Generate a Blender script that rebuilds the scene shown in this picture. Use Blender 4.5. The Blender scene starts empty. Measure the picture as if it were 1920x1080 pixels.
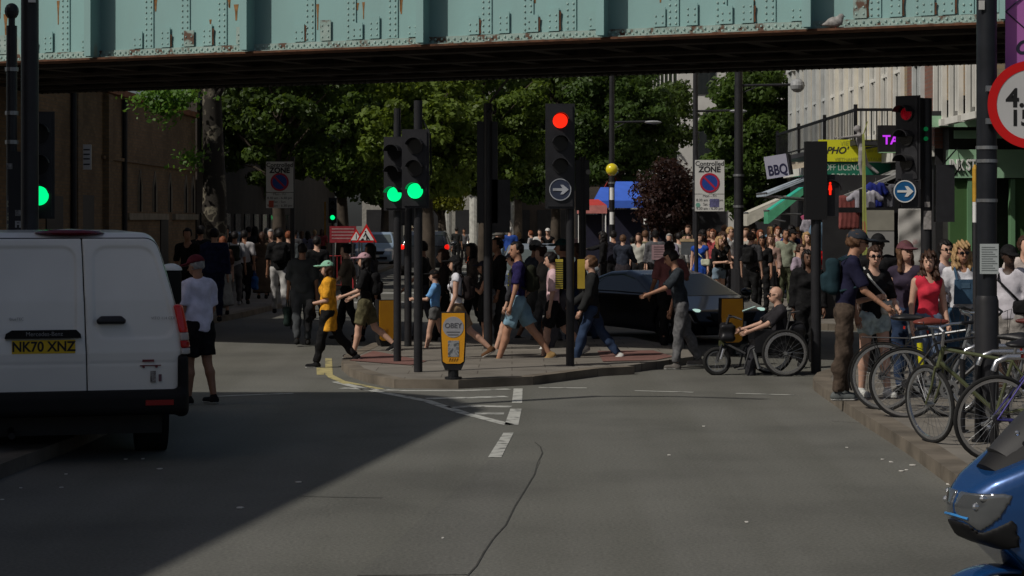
import bpy, math, random
import numpy as np
from mathutils import Vector, Matrix
R=math.radians
# ------------------------------------------------------------ camera, sky, sun
CAMZ=2.1; F=4000.0; HY=412.0
sc=bpy.context.scene; COL=sc.collection
cam=bpy.data.cameras.new('camera'); cam.sensor_width=36; cam.lens=36*F/1920; cam.clip_end=2000; cam.clip_start=.1
cam.shift_y=-(540-HY)/1920
co=bpy.data.objects.new('camera',cam); COL.objects.link(co); co.location=(0,0,CAMZ); co.rotation_euler=(R(90),0,0); sc.camera=co
SUN=Vector((-1,-0.68,1.2)).normalized()
w=bpy.data.worlds.new('World'); sc.world=w; w.use_nodes=True
nt=w.node_tree; bg=nt.nodes['Background']; sk=nt.nodes.new('ShaderNodeTexSky'); sk.sky_type='NISHITA'; sk.sun_disc=False; sk.ozone_density=.35; sk.dust_density=3.0; sk.air_density=.8
sk.sun_elevation=math.asin(SUN.z); sk.sun_rotation=math.atan2(SUN.x,SUN.y); nt.links.new(sk.outputs[0],bg.inputs[0]); bg.inputs[1].default_value=.058
sl=bpy.data.lights.new('sun','SUN'); sl.energy=3.3; sl.angle=R(.55); sl.color=(1,.95,.86)
so=bpy.data.objects.new('sun',sl); COL.objects.link(so); so.rotation_euler=SUN.to_track_quat('Z','Y').to_euler(); so.location=(-20,0,30)
sc.view_settings.view_transform='Standard'; sc.view_settings.look='None'; sc.view_settings.gamma=1; sc.view_settings.exposure=-.35
rng=random.Random(7)
# ------------------------------------------------------------ materials
MC={}
def M(c,rough=.7,metal=0,var=.25,scale=6,bump=0,emit=0,spec=.35,coat=0):
    key=(tuple(c),rough,metal,var,scale,bump,emit,spec,coat)
    if key in MC: return MC[key]
    m=bpy.data.materials.new('surface'); m.use_nodes=True; t=m.node_tree; p=t.nodes['Principled BSDF']; L=t.links
    p.inputs['Roughness'].default_value=rough; p.inputs['Metallic'].default_value=metal; p.inputs['Specular IOR Level'].default_value=spec
    p.inputs['Coat Weight'].default_value=coat; p.inputs['Coat Roughness'].default_value=.05
    p.inputs['Base Color'].default_value=(*c,1)
    if var or bump:
        tc=t.nodes.new('ShaderNodeTexCoord'); n=t.nodes.new('ShaderNodeTexNoise'); n.inputs['Scale'].default_value=scale; n.inputs['Detail'].default_value=6
        L.new(tc.outputs['Object'],n.inputs['Vector'])
        if var:
            r=t.nodes.new('ShaderNodeMapRange'); r.inputs[1].default_value=.3; r.inputs[2].default_value=.7; r.inputs[3].default_value=1-var; r.inputs[4].default_value=1+var*.6
            L.new(n.outputs[0],r.inputs[0]); mx=t.nodes.new('ShaderNodeVectorMath'); mx.operation='SCALE'; mx.inputs[0].default_value=c
            L.new(r.outputs[0],mx.inputs['Scale']); L.new(mx.outputs[0],p.inputs['Base Color'])
        if bump:
            b=t.nodes.new('ShaderNodeBump'); b.inputs['Strength'].default_value=bump; b.inputs['Distance'].default_value=.02
            L.new(n.outputs[0],b.inputs['Height']); L.new(b.outputs[0],p.inputs['Normal'])
    if emit:
        p.inputs['Emission Color'].default_value=(*c,1); p.inputs['Emission Strength'].default_value=emit
    MC[key]=m; return m
BLK=M((.012,.012,.014),.45,0,.3,8); DGREY=M((.03,.03,.033),.6); TYRE=M((.012,.012,.012),.85); CHR=M((.55,.56,.58),.25,.9,.1); STEEL=M((.35,.36,.37),.35,.8,.2)
WHT=M((.72,.72,.7),.6,0,.08,3); GLASS=M((.015,.02,.022),.06,0,0,spec=.6); PAINTW=M((.74,.75,.73),.3,0,.07,1.5,coat=.5)
def ramp_mat(base,stops,scale,detail=8,rough=.9,bump=.3,coord='Object',dist=.01,sx=(1,1,1)):
    m=bpy.data.materials.new(base); m.use_nodes=True; t=m.node_tree; p=t.nodes['Principled BSDF']; L=t.links
    tc=t.nodes.new('ShaderNodeTexCoord'); mp=t.nodes.new('ShaderNodeMapping'); mp.inputs['Scale'].default_value=sx; L.new(tc.outputs[coord],mp.inputs[0])
    n=t.nodes.new('ShaderNodeTexNoise'); n.inputs['Scale'].default_value=scale; n.inputs['Detail'].default_value=detail; L.new(mp.outputs[0],n.inputs['Vector'])
    r=t.nodes.new('ShaderNodeValToRGB'); e=r.color_ramp.elements
    e[0].position=stops[0][0]; e[0].color=(*stops[0][1],1); e[1].position=stops[-1][0]; e[1].color=(*stops[-1][1],1)
    for s,c in stops[1:-1]: k=e.new(s); k.color=(*c,1)
    L.new(n.outputs[0],r.inputs[0]); L.new(r.outputs[0],p.inputs['Base Color']); p.inputs['Roughness'].default_value=rough
    n2=t.nodes.new('ShaderNodeTexNoise'); n2.inputs['Scale'].default_value=scale*18; n2.inputs['Detail'].default_value=4; L.new(mp.outputs[0],n2.inputs['Vector'])
    b=t.nodes.new('ShaderNodeBump'); b.inputs['Strength'].default_value=bump; b.inputs['Distance'].default_value=dist; L.new(n2.outputs[0],b.inputs['Height']); L.new(b.outputs[0],p.inputs['Normal'])
    return m,t,p,r,n2
def asphalt(base,c,worn):
    m,t,p,r,n2=ramp_mat(base,[(.3,tuple(x*.74 for x in c)),(.5,c),(.7,tuple(x*1.14 for x in c))],.5,12,.88,.6)
    L=t.links; L.new(t.nodes['Texture Coordinate'].outputs['Object'],n2.inputs['Vector']); n2.inputs['Scale'].default_value=38; n2.inputs['Detail'].default_value=5
    mx=t.nodes.new('ShaderNodeMixRGB'); mx.blend_type='OVERLAY'; mx.inputs[0].default_value=.55; L.new(r.outputs[0],mx.inputs[1]); L.new(n2.outputs[0],mx.inputs[2])
    # tyre-polished streaks along the lanes
    mp=t.nodes.new('ShaderNodeMapping'); mp.inputs['Scale'].default_value=(1.1,.05,1); L.new(t.nodes['Texture Coordinate'].outputs['Object'],mp.inputs[0])
    n3=t.nodes.new('ShaderNodeTexNoise'); n3.inputs['Scale'].default_value=1.2; n3.inputs['Detail'].default_value=5; L.new(mp.outputs[0],n3.inputs['Vector'])
    m2=t.nodes.new('ShaderNodeMixRGB'); m2.blend_type='MULTIPLY'; L.new(mx.outputs[0],m2.inputs[1]); m2.inputs[2].default_value=(worn,worn,worn*.97,1)
    rr=t.nodes.new('ShaderNodeMapRange'); rr.inputs[1].default_value=.42; rr.inputs[2].default_value=.62; L.new(n3.outputs[0],rr.inputs[0]); L.new(rr.outputs[0],m2.inputs[0]); L.new(m2.outputs[0],p.inputs['Base Color'])
    return m
def brickmat(c1,c2,mort,sc_=1.0,vert='Z'):
    m=bpy.data.materials.new('brick'); m.use_nodes=True; t=m.node_tree; p=t.nodes['Principled BSDF']; L=t.links
    tc=t.nodes.new('ShaderNodeTexCoord'); sp=t.nodes.new('ShaderNodeSeparateXYZ'); cb=t.nodes.new('ShaderNodeCombineXYZ'); L.new(tc.outputs['Object'],sp.inputs[0])
    ad=t.nodes.new('ShaderNodeMath'); L.new(sp.outputs[0],ad.inputs[0]); L.new(sp.outputs[1],ad.inputs[1]); L.new(ad.outputs[0],cb.inputs[0]); L.new(sp.outputs[2],cb.inputs[1])
    b=t.nodes.new('ShaderNodeTexBrick'); b.inputs['Color1'].default_value=(*c1,1); b.inputs['Color2'].default_value=(*c2,1); b.inputs['Mortar'].default_value=(*mort,1)
    b.inputs['Scale'].default_value=1; b.inputs['Brick Width'].default_value=.225*sc_; b.inputs['Row Height'].default_value=.075*sc_; b.inputs['Mortar Size'].default_value=.006*sc_; L.new(cb.outputs[0],b.inputs[0])
    n=t.nodes.new('ShaderNodeTexNoise'); n.inputs['Scale'].default_value=.9; n.inputs['Detail'].default_value=6; L.new(tc.outputs['Object'],n.inputs[0])
    mx=t.nodes.new('ShaderNodeMixRGB'); mx.blend_type='OVERLAY'; mx.inputs[0].default_value=.6; L.new(b.outputs[0],mx.inputs[1]); L.new(n.outputs[0],mx.inputs[2]); L.new(mx.outputs[0],p.inputs['Base Color'])
    p.inputs['Roughness'].default_value=.9; return m
# ------------------------------------------------------------ placing
def G(px,py,z=0):
    Y=(CAMZ-z)*F/(py-HY); return ((px-960)/F*Y,Y)
def P(px,py,Y): return Vector(((px-960)/F*Y,Y,CAMZ-(py-HY)/F*Y))
def XZ(px,py,Y): v=P(px,py,Y); return v.x,v.z
# ------------------------------------------------------------ objects
def thing(name,label,cat,loc=(0,0,0),rz=0,group=None):
    o=bpy.data.objects.new(name,None); o.empty_display_size=.2; COL.objects.link(o); o.location=loc; o.rotation_euler=(0,0,rz)
    return tag(o,label,cat,group)
def tag(o,label,cat,group=None,kind=None):
    if label: o['label']=label
    if cat: o['category']=cat
    if group: o['group']=group
    if kind: o['kind']=kind
    return o
def link(name,me,parent=None,loc=None,rot=None,label=None):
    o=bpy.data.objects.new(name,me); COL.objects.link(o)
    if parent is not None: o.parent=parent
    if loc is not None: o.location=loc
    if rot is not None: o.rotation_euler=rot
    if label: o['label']=label
    return o
def dup(root,loc=None,rz=None,label=None,group=None):
    def cp(o,par):
        c=o.copy(); COL.objects.link(c); c.parent=par
        for ch in kids.get(o.name,[]): cp(ch,c)
        return c
    kids={}
    for o in bpy.data.objects:
        if o.parent: kids.setdefault(o.parent.name,[]).append(o)
    r=cp(root,None)
    if loc is not None: r.location=loc
    if rz is not None: r.rotation_euler=(0,0,rz)
    if label: r['label']=label
    if group: r['group']=group
    return r
class MB:
    def __init__(s): s.v=[]; s.f=[]; s.m=[]; s.mi=0
    def add(s,vs,fs,mi=None):
        n=len(s.v); s.v+= [tuple(map(float,v)) for v in vs]; s.f+=[tuple(i+n for i in f) for f in fs]; s.m+=[s.mi if mi is None else mi]*len(fs); return s
    def box(s,c,d,rz=0,rx=0,ry=0,mi=None):
        x,y,z=d[0]/2,d[1]/2,d[2]/2; vs=[(i*x,j*y,k*z) for i in(-1,1) for j in(-1,1) for k in(-1,1)]
        if rz or rx or ry:
            m=Matrix.Rotation(rz,3,'Z')@Matrix.Rotation(ry,3,'Y')@Matrix.Rotation(rx,3,'X'); vs=[m@Vector(v) for v in vs]
        return s.add([(v[0]+c[0],v[1]+c[1],v[2]+c[2]) for v in vs],[(0,1,3,2),(4,6,7,5),(0,4,5,1),(2,3,7,6),(0,2,6,4),(1,5,7,3)],mi)
    def box2(s,a,b,mi=None): return s.box([(a[i]+b[i])/2 for i in range(3)],[abs(b[i]-a[i]) for i in range(3)],mi=mi)
    def tube(s,pts,r,n=8,cap=True,mi=None,closed=False):
        pts=[Vector(p) for p in pts]; rs=r if isinstance(r,(list,tuple)) else [r]*len(pts); vs=[]; N=len(pts); u=None
        for i,p in enumerate(pts):
            if closed: d=(pts[(i+1)%N]-pts[i-1])
            else: d=pts[min(i+1,N-1)]-pts[max(i-1,0)]
            d.normalize()
            if u is None: u=d.orthogonal().normalized()
            else:
                u=u-d*u.dot(d); u=u.normalized() if u.length>1e-6 else d.orthogonal().normalized()
            w_=d.cross(u)
            for k in range(n):
                a=2*math.pi*k/n; vs.append(p+(u*math.cos(a)+w_*math.sin(a))*rs[i])
        fs=[]
        for i in range(N if closed else N-1):
            for k in range(n):
                a=i*n+k; b=i*n+(k+1)%n; j=((i+1)%N)*n; fs.append((a,b,j+(k+1)%n,j+k))
        if cap and not closed: fs.append(tuple(range(n-1,-1,-1))); fs.append(tuple((N-1)*n+k for k in range(n)))
        return s.add(vs,fs,mi)
    def prism(s,poly,z0,z1,mi=None):
        n=len(poly); a=sum(poly[i][0]*poly[(i+1)%n][1]-poly[(i+1)%n][0]*poly[i][1] for i in range(n))
        if a<0: poly=poly[::-1]
        vs=[(*p,z0) for p in poly]+[(*p,z1) for p in poly]
        return s.add(vs,[tuple(range(n-1,-1,-1)),tuple(range(n,2*n))]+[(i,(i+1)%n,n+(i+1)%n,n+i) for i in range(n)],mi)
    def slab(s,poly,axis,a,b,mi=None):   # polygon in the plane across `axis`, thickened from a to b
        n=len(poly)
        def mkp(p,t): return (t,p[0],p[1]) if axis=='x' else ((p[0],t,p[1]) if axis=='y' else (p[0],p[1],t))
        vs=[mkp(p,a) for p in poly]+[mkp(p,b) for p in poly]
        return s.add(vs,[tuple(range(n-1,-1,-1)),tuple(range(n,2*n))]+[(i,(i+1)%n,n+(i+1)%n,n+i) for i in range(n)],mi)
    def ell(s,c,r,n=10,m=6,mi=None,z0=-1,z1=1):
        vs=[];a0=math.asin(z0);a1=math.asin(z1)
        for i in range(m+1):
            t=a0+(a1-a0)*i/m
            for k in range(n):
                p=2*math.pi*k/n; vs.append((c[0]+r[0]*math.cos(t)*math.cos(p),c[1]+r[1]*math.cos(t)*math.sin(p),c[2]+r[2]*math.sin(t)))
        fs=[(i*n+k,i*n+(k+1)%n,(i+1)*n+(k+1)%n,(i+1)*n+k) for i in range(m) for k in range(n)]
        return s.add(vs,fs,mi)
    def disc(s,c,r,d,axis='y',n=24,mi=None,r2=None):
        vs=[]
        for t,q in((-d/2,r),(d/2,r if r2 is None else r2)):
            for k in range(n):
                a=2*math.pi*k/n; u,v=q*math.cos(a),q*math.sin(a)
                vs.append((c[0]+u,c[1]+t,c[2]+v) if axis=='y' else ((c[0]+t,c[1]+u,c[2]+v) if axis=='x' else (c[0]+u,c[1]+v,c[2]+t)))
        fs=[tuple(range(n)),tuple(range(2*n-1,n-1,-1))]+[(k,n+k,n+(k+1)%n,(k+1)%n) for k in range(n)]
        return s.add(vs,fs,mi)
    def ring(s,c,r0,r1,d,axis='y',n=28,a0=0,a1=2*math.pi,mi=None):
        vs=[];full=abs(a1-a0)>6.28; N=n if full else n+1
        for k in range(N):
            a=a0+(a1-a0)*k/n
            for q,t in((r0,-d/2),(r1,-d/2),(r1,d/2),(r0,d/2)):
                u,v=q*math.cos(a),q*math.sin(a); vs.append((c[0]+u,c[1]+t,c[2]+v) if axis=='y' else ((c[0]+t,c[1]+u,c[2]+v) if axis=='x' else (c[0]+u,c[1]+v,c[2]+t)))
        fs=[]
        for k in range(n):
            a=k*4;b=((k+1)%N)*4
            for j in range(4): fs.append((a+j,a+(j+1)%4,b+(j+1)%4,b+j))
        if not full: fs+=[(3,2,1,0),(n*4,n*4+1,n*4+2,n*4+3)]
        return s.add(vs,fs,mi)
    def build(s,name,mat,parent=None,smooth=False,loc=None,rot=None,label=None,norm=True):
        me=bpy.data.meshes.new(name); me.from_pydata(s.v,[],s.f)
        for m in (mat if isinstance(mat,(list,tuple)) else [mat]): me.materials.append(m)
        if any(s.m): me.polygons.foreach_set('material_index',s.m)
        if norm:
            import bmesh
            bm=bmesh.new(); bm.from_mesh(me); bmesh.ops.recalc_face_normals(bm,faces=bm.faces); bm.to_mesh(me); bm.free()
        if smooth: me.polygons.foreach_set('use_smooth',[True]*len(s.f)); me.set_sharp_from_angle(angle=R(40))
        return link(name,me,parent,loc,rot,label)
def text(s,size,mat,parent,loc,rot=(R(90),0,0),name='lettering',bold=.0,align='CENTER',depth=.001,sx=1,label=None,shear=0):
    c=bpy.data.curves.new(name,'FONT'); c.body=s; c.size=size; c.extrude=depth; c.offset=bold; c.align_x=align; c.align_y='CENTER'; c.shear=shear
    o=bpy.data.objects.new(name,c); COL.objects.link(o); dg=bpy.context.evaluated_depsgraph_get()
    me=bpy.data.meshes.new_from_object(o.evaluated_get(dg)); bpy.data.objects.remove(o); me.materials.clear(); me.materials.append(mat)
    o=link(name,me,parent,loc,rot,label); o.scale=(sx,1,1); return o
# ------------------------------------------------------------ implicit surfaces
def ax(lo,hi,res,f0=None,f1=None,fr=None):
    if f0 is None: return np.arange(lo,hi+res,res)
    f0=max(f0,lo); f1=min(f1,hi)
    return np.unique(np.concatenate([np.linspace(lo,f0,max(2,int((f0-lo)/res)+1)),np.linspace(f0,f1,max(2,int((f1-f0)/fr)+1)),np.linspace(f1,hi,max(2,int((hi-f1)/res)+1))]))
def grid(xs,ys,zs): return xs[:,None,None],ys[None,:,None],zs[None,None,:]
def cap(p,a,b,r1,r2,sy=1,t0=None,t1=None):
    a=np.asarray(a,float);b=np.asarray(b,float);X,Y,Z=p
    ba=b-a; ba[1]/=sy; x=X-a[0];y=(Y-a[1])/sy;z=Z-a[2]; L2=ba@ba+1e-9
    h0=(x*ba[0]+y*ba[1]+z*ba[2])/L2; h=np.clip(h0,0,1)
    d=np.sqrt((x-h*ba[0])**2+(y-h*ba[1])**2+(z-h*ba[2])**2)-(r1+(r2-r1)*h)
    L=L2**.5
    if t1 is not None: d=np.maximum(d,(h0-t1)*L)
    if t0 is not None: d=np.maximum(d,(t0-h0)*L)
    return d
def ell(p,c,r):
    x,y,z=(p[0]-c[0])/r[0],(p[1]-c[1])/r[1],(p[2]-c[2])/r[2]; k=np.sqrt(x*x+y*y+z*z)
    return (k-1)*min(r)
def rbox(p,c,h,r):
    q=[np.abs(p[i]-c[i])-h[i]+r for i in range(3)]; o=np.sqrt(sum(np.maximum(k,0)**2 for k in q))
    return o+np.minimum(np.maximum(np.maximum(q[0],q[1]),q[2]),0)-r
def smin(a,b,k=.03):
    h=np.clip(.5+.5*(b-a)/k,0,1); return b+(a-b)*h-k*h*(1-h)
def smax(a,b,k=.03): return -smin(-a,-b,k)
def snet(Fv,xs,ys,zs):
    s=Fv<0
    c=[s[i:s.shape[0]-1+i,j:s.shape[1]-1+j,k:s.shape[2]-1+k] for i in(0,1) for j in(0,1) for k in(0,1)]
    a=c[0].copy();o=c[0].copy()
    for q in c[1:]: a&=q;o|=q
    mix=o&~a; I,J,K=np.nonzero(mix); N=len(I)
    if N==0: return np.zeros((0,3)),np.zeros((0,4),int)
    idx=-np.ones(mix.shape,int); idx[I,J,K]=np.arange(N); acc=np.zeros((N,3));cnt=np.zeros(N)
    for A in range(3):
        for u in(0,1):
            for v in(0,1):
                d0=[0,0,0];o_=[q for q in range(3) if q!=A]; d0[o_[0]]=u;d0[o_[1]]=v;d1=list(d0);d1[A]=1
                i0,j0,k0=I+d0[0],J+d0[1],K+d0[2];i1,j1,k1=I+d1[0],J+d1[1],K+d1[2]
                f0=Fv[i0,j0,k0];f1=Fv[i1,j1,k1];x=(f0<0)!=(f1<0); t=np.where(x,f0/np.where(x,f0-f1,1),0)
                p0=np.stack([xs[i0],ys[j0],zs[k0]],1);p1=np.stack([xs[i1],ys[j1],zs[k1]],1)
                acc+=(p0+(p1-p0)*t[:,None])*x[:,None];cnt+=x
    V=acc/cnt[:,None]; Q=[]
    for A in range(3):
        sl0=[slice(1,-1)]*3;sl1=[slice(1,-1)]*3;sl0[A]=slice(0,-1);sl1[A]=slice(1,None)
        a_=s[tuple(sl0)];b_=s[tuple(sl1)];x=np.nonzero(a_!=b_); ii=[x[q]+(0 if q==A else 1) for q in range(3)]
        B,C=[(1,2),(2,0),(0,1)][A]; ins=a_[x]
        def cell(db,dc):
            q=[ii[0],ii[1],ii[2]]; q[B]=q[B]-db;q[C]=q[C]-dc; return idx[q[0],q[1],q[2]]
        q=np.stack([cell(1,1),cell(0,1),cell(0,0),cell(1,0)],1); q[~ins]=q[~ins][:,::-1]; Q.append(q)
    Q=np.concatenate(Q); Q=Q[(Q>=0).all(1)]; return V,Q
def npmesh(name,V,Q,mats,parent=None,extra=None,loc=None,rot=None,label=None,smooth=True,angle=None):
    me=bpy.data.meshes.new(name); V=np.asarray(V,float); Q=np.asarray(Q,int)
    if extra is not None and extra.v:
        n=len(V); me.from_pydata([tuple(v) for v in V]+extra.v,[],[tuple(q) for q in Q]+[tuple(i+n for i in f) for f in extra.f])
        for m in (mats if isinstance(mats,(list,tuple)) else [mats]): me.materials.append(m)
        me.polygons.foreach_set('material_index',[0]*len(Q)+extra.m)
    else:
        me.vertices.add(len(V)); me.vertices.foreach_set('co',V.astype(np.float32).ravel()); me.loops.add(len(Q)*4); me.loops.foreach_set('vertex_index',Q.astype(np.int32).ravel())
        me.polygons.add(len(Q)); me.polygons.foreach_set('loop_start',np.arange(0,len(Q)*4,4,dtype=np.int32)); me.update(calc_edges=True); me.validate()
        for m in (mats if isinstance(mats,(list,tuple)) else [mats]): me.materials.append(m)
    if smooth: me.polygons.foreach_set('use_smooth',[True]*len(me.polygons))
    if angle: me.set_sharp_from_angle(angle=R(angle))
    return link(name,me,parent,loc,rot,label)
def sdf(name,fn,lo,hi,res,mat,parent=None,extra=None,scale=1,**k):
    xs,ys,zs=[np.arange(lo[i]-res*1.5,hi[i]+res*2.5,res) for i in range(3)]
    V,Q=snet(fn(grid(xs,ys,zs)),xs,ys,zs); return npmesh(name,V*scale,Q,mat,parent,extra,**k)
# ------------------------------------------------------------ people
SK={'p':(.55,.33,.24),'t':(.42,.22,.14),'o':(.3,.15,.09),'b':(.13,.065,.04),'d':(.055,.03,.02)}
HR={'k':(.008,.006,.006),'br':(.045,.02,.011),'lb':(.11,.055,.028),'bl':(.38,.24,.11),'g':(.3,.29,.28),'r':(.2,.06,.025),'w':(.6,.58,.54)}
def cloth(c): return M(tuple(c),.85,0,(.4 if int(sum(c)*997)%3==0 else .28),(16 if int(sum(c)*997)%3==0 else 7),.7,spec=.12)
def rotx(p,o,a):
    p=np.asarray(p,float)-o; c,s=math.cos(a),math.sin(a); return np.array([p[0],p[1]*c+p[2]*s,-p[1]*s+p[2]*c])+o
def skeleton(legs,arms,lean,head,fem,drop=True):
    pel=np.array([0,0,.95]); J={'pel':pel}; hw=.095; T={}
    for n,sd,a,b in(('L',-1,legs[0],legs[1]),('R',1,legs[2],legs[3])):
        a=R(a);b=R(b); h=pel+[sd*hw,0,-.03]; k=h+.43*np.array([0,math.sin(a),-math.cos(a)]); an=k+.41*np.array([0,math.sin(a-b),-math.cos(a-b)])
        J['hip'+n]=h;J['kn'+n]=k;J['an'+n]=an; J['sh'+n]=a-b
    la=R(lean); sw=.165 if fem else .19
    for n,p in(('wst',[0,0,1.10]),('chs',[0,.005,1.30]),('nk0',[0,-.01,1.44]),('nk1',[0,.01,1.54])): J[n]=rotx(p,pel,la)
    # tilt head back partly so the gaze stays level
    J['hd']=J['nk1']+np.array([0,.022+.05*math.sin(R(head[1])),.095])
    for n,sd,o in(('L',-1,0),('R',1,3)):
        f,ou,e=[R(x) for x in arms[o:o+3]]; s0=rotx([sd*sw,-.01,1.405],pel,la)
        u=np.array([sd*math.sin(ou),math.sin(f)*math.cos(ou),-math.cos(f)*math.cos(ou)]); el=s0+.285*u
        inn=arms[6] if len(arms)>6 else .0
        v=np.array([sd*(math.sin(ou)*.5-inn*math.sin(e)),math.sin(f+e),-math.cos(f+e)]); v/=np.linalg.norm(v); wr=el+.25*v
        J['sd'+n]=s0;J['el'+n]=el;J['wr'+n]=wr;J['hv'+n]=v
    if drop:
        lo=9
        for n in 'LR':
            sh=J['sh'+n]; lo=min(lo,J['an'+n][2]-.085-(.05 if sh<R(-35) else 0))
        for k in J:
            if k[:2] not in('sh','hv'): J[k]=J[k]-np.array([0,0,lo])
    return J
def hframe(p,c,yaw,pit):
    x,y,z=p[0]-c[0],p[1]-c[1],p[2]-c[2]; c1,s1=math.cos(yaw),math.sin(yaw); x,y=c1*x+s1*y,-s1*x+c1*y
    c2,s2=math.cos(pit),math.sin(pit); y,z=c2*y-s2*z,s2*y+c2*z; return x,y,z
def hpt(c,yaw,pit,q):
    x,y,z=q; c2,s2=math.cos(pit),math.sin(pit); y,z=c2*y+s2*z,-s2*y+c2*z; c1,s1=math.cos(yaw),math.sin(yaw); return (c1*x-s1*y+c[0],s1*x+c1*y+c[1],z+c[2])
WALK1=(-15,9,15,6); WALK2=(16,6,-15,14); STAND=(2,3,-2,2); STRIDE=(22,4,-22,12)
A0=(6,8,12,-4,8,14); AW1=(22,7,22,-20,7,14); AW2=(-20,7,14,22,7,22); AHOLD=(10,6,95,8,6,90,.5); APHONE=(25,6,100,0,8,15,.3)
NP=[0]
def person(px,py,H,rz,label,legs=STAND,arms=A0,lean=0,head=(0,0),skin='p',hair=('short','br'),top=((.1,.1,.1),.35),bottom=('trousers',(.03,.03,.04)),shoes=(.02,.02,.02),
           hat=None,shades=False,bag=None,g=1.0,fem=False,loc=None,near=None,print_=None,hem=.9,group=None,skirtlen=.5,drop=True,z0=0,sh=None):
    NP[0]+=1; sl_=sh or ' '.join(label.split()[:9])
    if loc is None: x,y=G(px,py,z0); loc=(x,y,z0)
    if near is None: near=py>600
    rt=thing('person',label,'person',loc,R(rz),group)
    s=H/1.755; J=skeleton(legs,arms,lean,head,fem,drop); yaw,pit=R(head[0]),R(head[1]); hc=J['hd']; res=.02 if near else .034; dz=J['pel'][2]-.95
    pts=np.array([J[k] for k in J if k[:2] not in('sh','hv')]); lo=pts.min(0)-.16; hi=pts.max(0)+.16; lo[2]=min(lo[2],pts[:,2].min()-.1)
    fr=.0095 if near else .02
    xs=ax(lo[0],hi[0],res,hc[0]-.1,hc[0]+.1,fr); ys=ax(lo[1],hi[1],res,hc[1]-.13,hc[1]+.15,fr); zs=ax(lo[2],hi[2],res,hc[2]-.15,hc[2]+.14,fr); p=grid(xs,ys,zs)
    bw=.115*g*(.93 if fem else 1.05)
    def torso(p,e=0):
        sy=.66
        d=cap(p,J['pel']+[0,0,-.0],J['wst'],(.135 if fem else .128)*g+e,(.105 if fem else .122)*g+e,sy)
        d=smin(d,cap(p,J['wst'],J['chs'],(.105 if fem else .122)*g+e,.135*(g*.5+.5)+e,sy),.05)
        d=smin(d,cap(p,J['sdL']*.82+J['sdR']*.18,J['sdR']*.82+J['sdL']*.18,.075+e,.075+e,.9),.07)
        if fem: d=smin(d,ell(p,J['chs']+[0,.06,-.02],(.12+e,.07+e,.065+e)),.04)
        return d
    # body
    B=torso(p)
    for n in 'LR':
        B=smin(B,cap(p,J['hip'+n],J['kn'+n],.088*g,.055),.03); mid=J['kn'+n]*.7+J['an'+n]*.3+np.array([0,-.015,0])
        B=smin(B,cap(p,J['kn'+n],mid,.054,.058),.02); B=smin(B,cap(p,mid,J['an'+n],.056,.036),.02)
        B=smin(B,cap(p,J['sd'+n],J['el'+n],.052*(g*.5+.5),.038),.025); B=smin(B,cap(p,J['el'+n],J['wr'+n],.037,.025),.015)
        hv=J['hv'+n]; B=smin(B,cap(p,J['wr'+n],J['wr'+n]+hv*.075,.024,.034),.015)
    B=smin(B,cap(p,J['nk0'],J['nk1']+[0,0,.03],.062,.052),.03)
    h=hframe(p,hc,yaw,pit)
    Hd=ell(h,(0,-.012,.02),(.073,.094,.098)); Hd=smin(Hd,ell(h,(0,.022,-.045),(.055,.062,.068)),.03)
    if near:
        Hd=smin(Hd,cap(h,(0,.085,.015),(0,.105,-.022),.008,.014),.012)
        for q in(-1,1):
            Hd=smax(Hd,-ell(h,(q*.03,.098,.012),(.017,.018,.012)),.014); Hd=smin(Hd,ell(h,(q*.074,-.008,-.005),(.011,.022,.03)),.006)
        Hd=smin(Hd,ell(h,(0,.079,-.053),(.024,.012,.009)),.01)
    B=smin(B,Hd,.015)
    V,Q=snet(B,xs,ys,zs); ex=MB(); ex.mi=0
    for n,sd in(('L',-1),('R',1)):
        hv=Vector(J['hv'+n]); wr=Vector(J['wr'+n]); lat=hv.orthogonal().normalized() if abs(hv.z)>.99 else hv.cross(Vector((1,0,0))).normalized()
        if near:
            palm=Vector((-sd,0,0)); palm=(palm-hv*palm.dot(hv)).normalized(); lat=hv.cross(palm).normalized()
            for i,(o,L) in enumerate(((-.026,.072),(-.009,.082),(.009,.077),(.025,.06))):
                b0=wr+hv*.085+lat*o; curl=.45 if arms[2]<60 else 1.1
                b1=b0+(hv*math.cos(curl*.4)+palm*math.sin(curl*.4))*L*.5; b2=b1+(hv*math.cos(curl*1.4)+palm*math.sin(curl*1.4))*L*.5
                ex.tube([b0,b1,b2],[.0095,.0085,.006],5)
            tb=wr+hv*.03; t1=tb+(hv*.5+lat*-.85*(1 if lat.y<0 else -1)+palm*.3).normalized()*.045; ex.tube([tb,t1,t1+hv*.03+palm*.012],[.012,.0105,.007],5)
        else: ex.tube([wr+hv*.08,wr+hv*.13,wr+hv*.155],[.022,.02,.008],5)
    if near:
        for q in(-1,1):
            ex.ell(hpt(hc,yaw,pit,(q*.03,.0805,.012)),(.012,.008,.006),6,4,mi=1)
            ex.tube([hpt(hc,yaw,pit,(q*.015,.0855,.031)),hpt(hc,yaw,pit,(q*.045,.075,.032))],.0035,4,mi=2)
        ex.tube([hpt(hc,yaw,pit,(-.02,.085,-.054)),hpt(hc,yaw,pit,(0,.092,-.053)),hpt(hc,yaw,pit,(.02,.085,-.054))],.004,4,mi=3)
    hcol=HR.get(hair[1],(.02,.02,.02)) if hair else HR['br']; sk_=SK[skin]
    ex.v=[tuple(c*s for c in v) for v in ex.v]
    npmesh('body',V*s,Q,[M(sk_,.55,0,.12,12,spec=.4),M((.01,.01,.01),.3,0,0),M(tuple(c*.8 for c in hcol),.8,0,0),M((sk_[0]*.75,sk_[1]*.45,sk_[2]*.5),.5,0,0)],rt,ex)
    rs=.019 if near else .034
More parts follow.
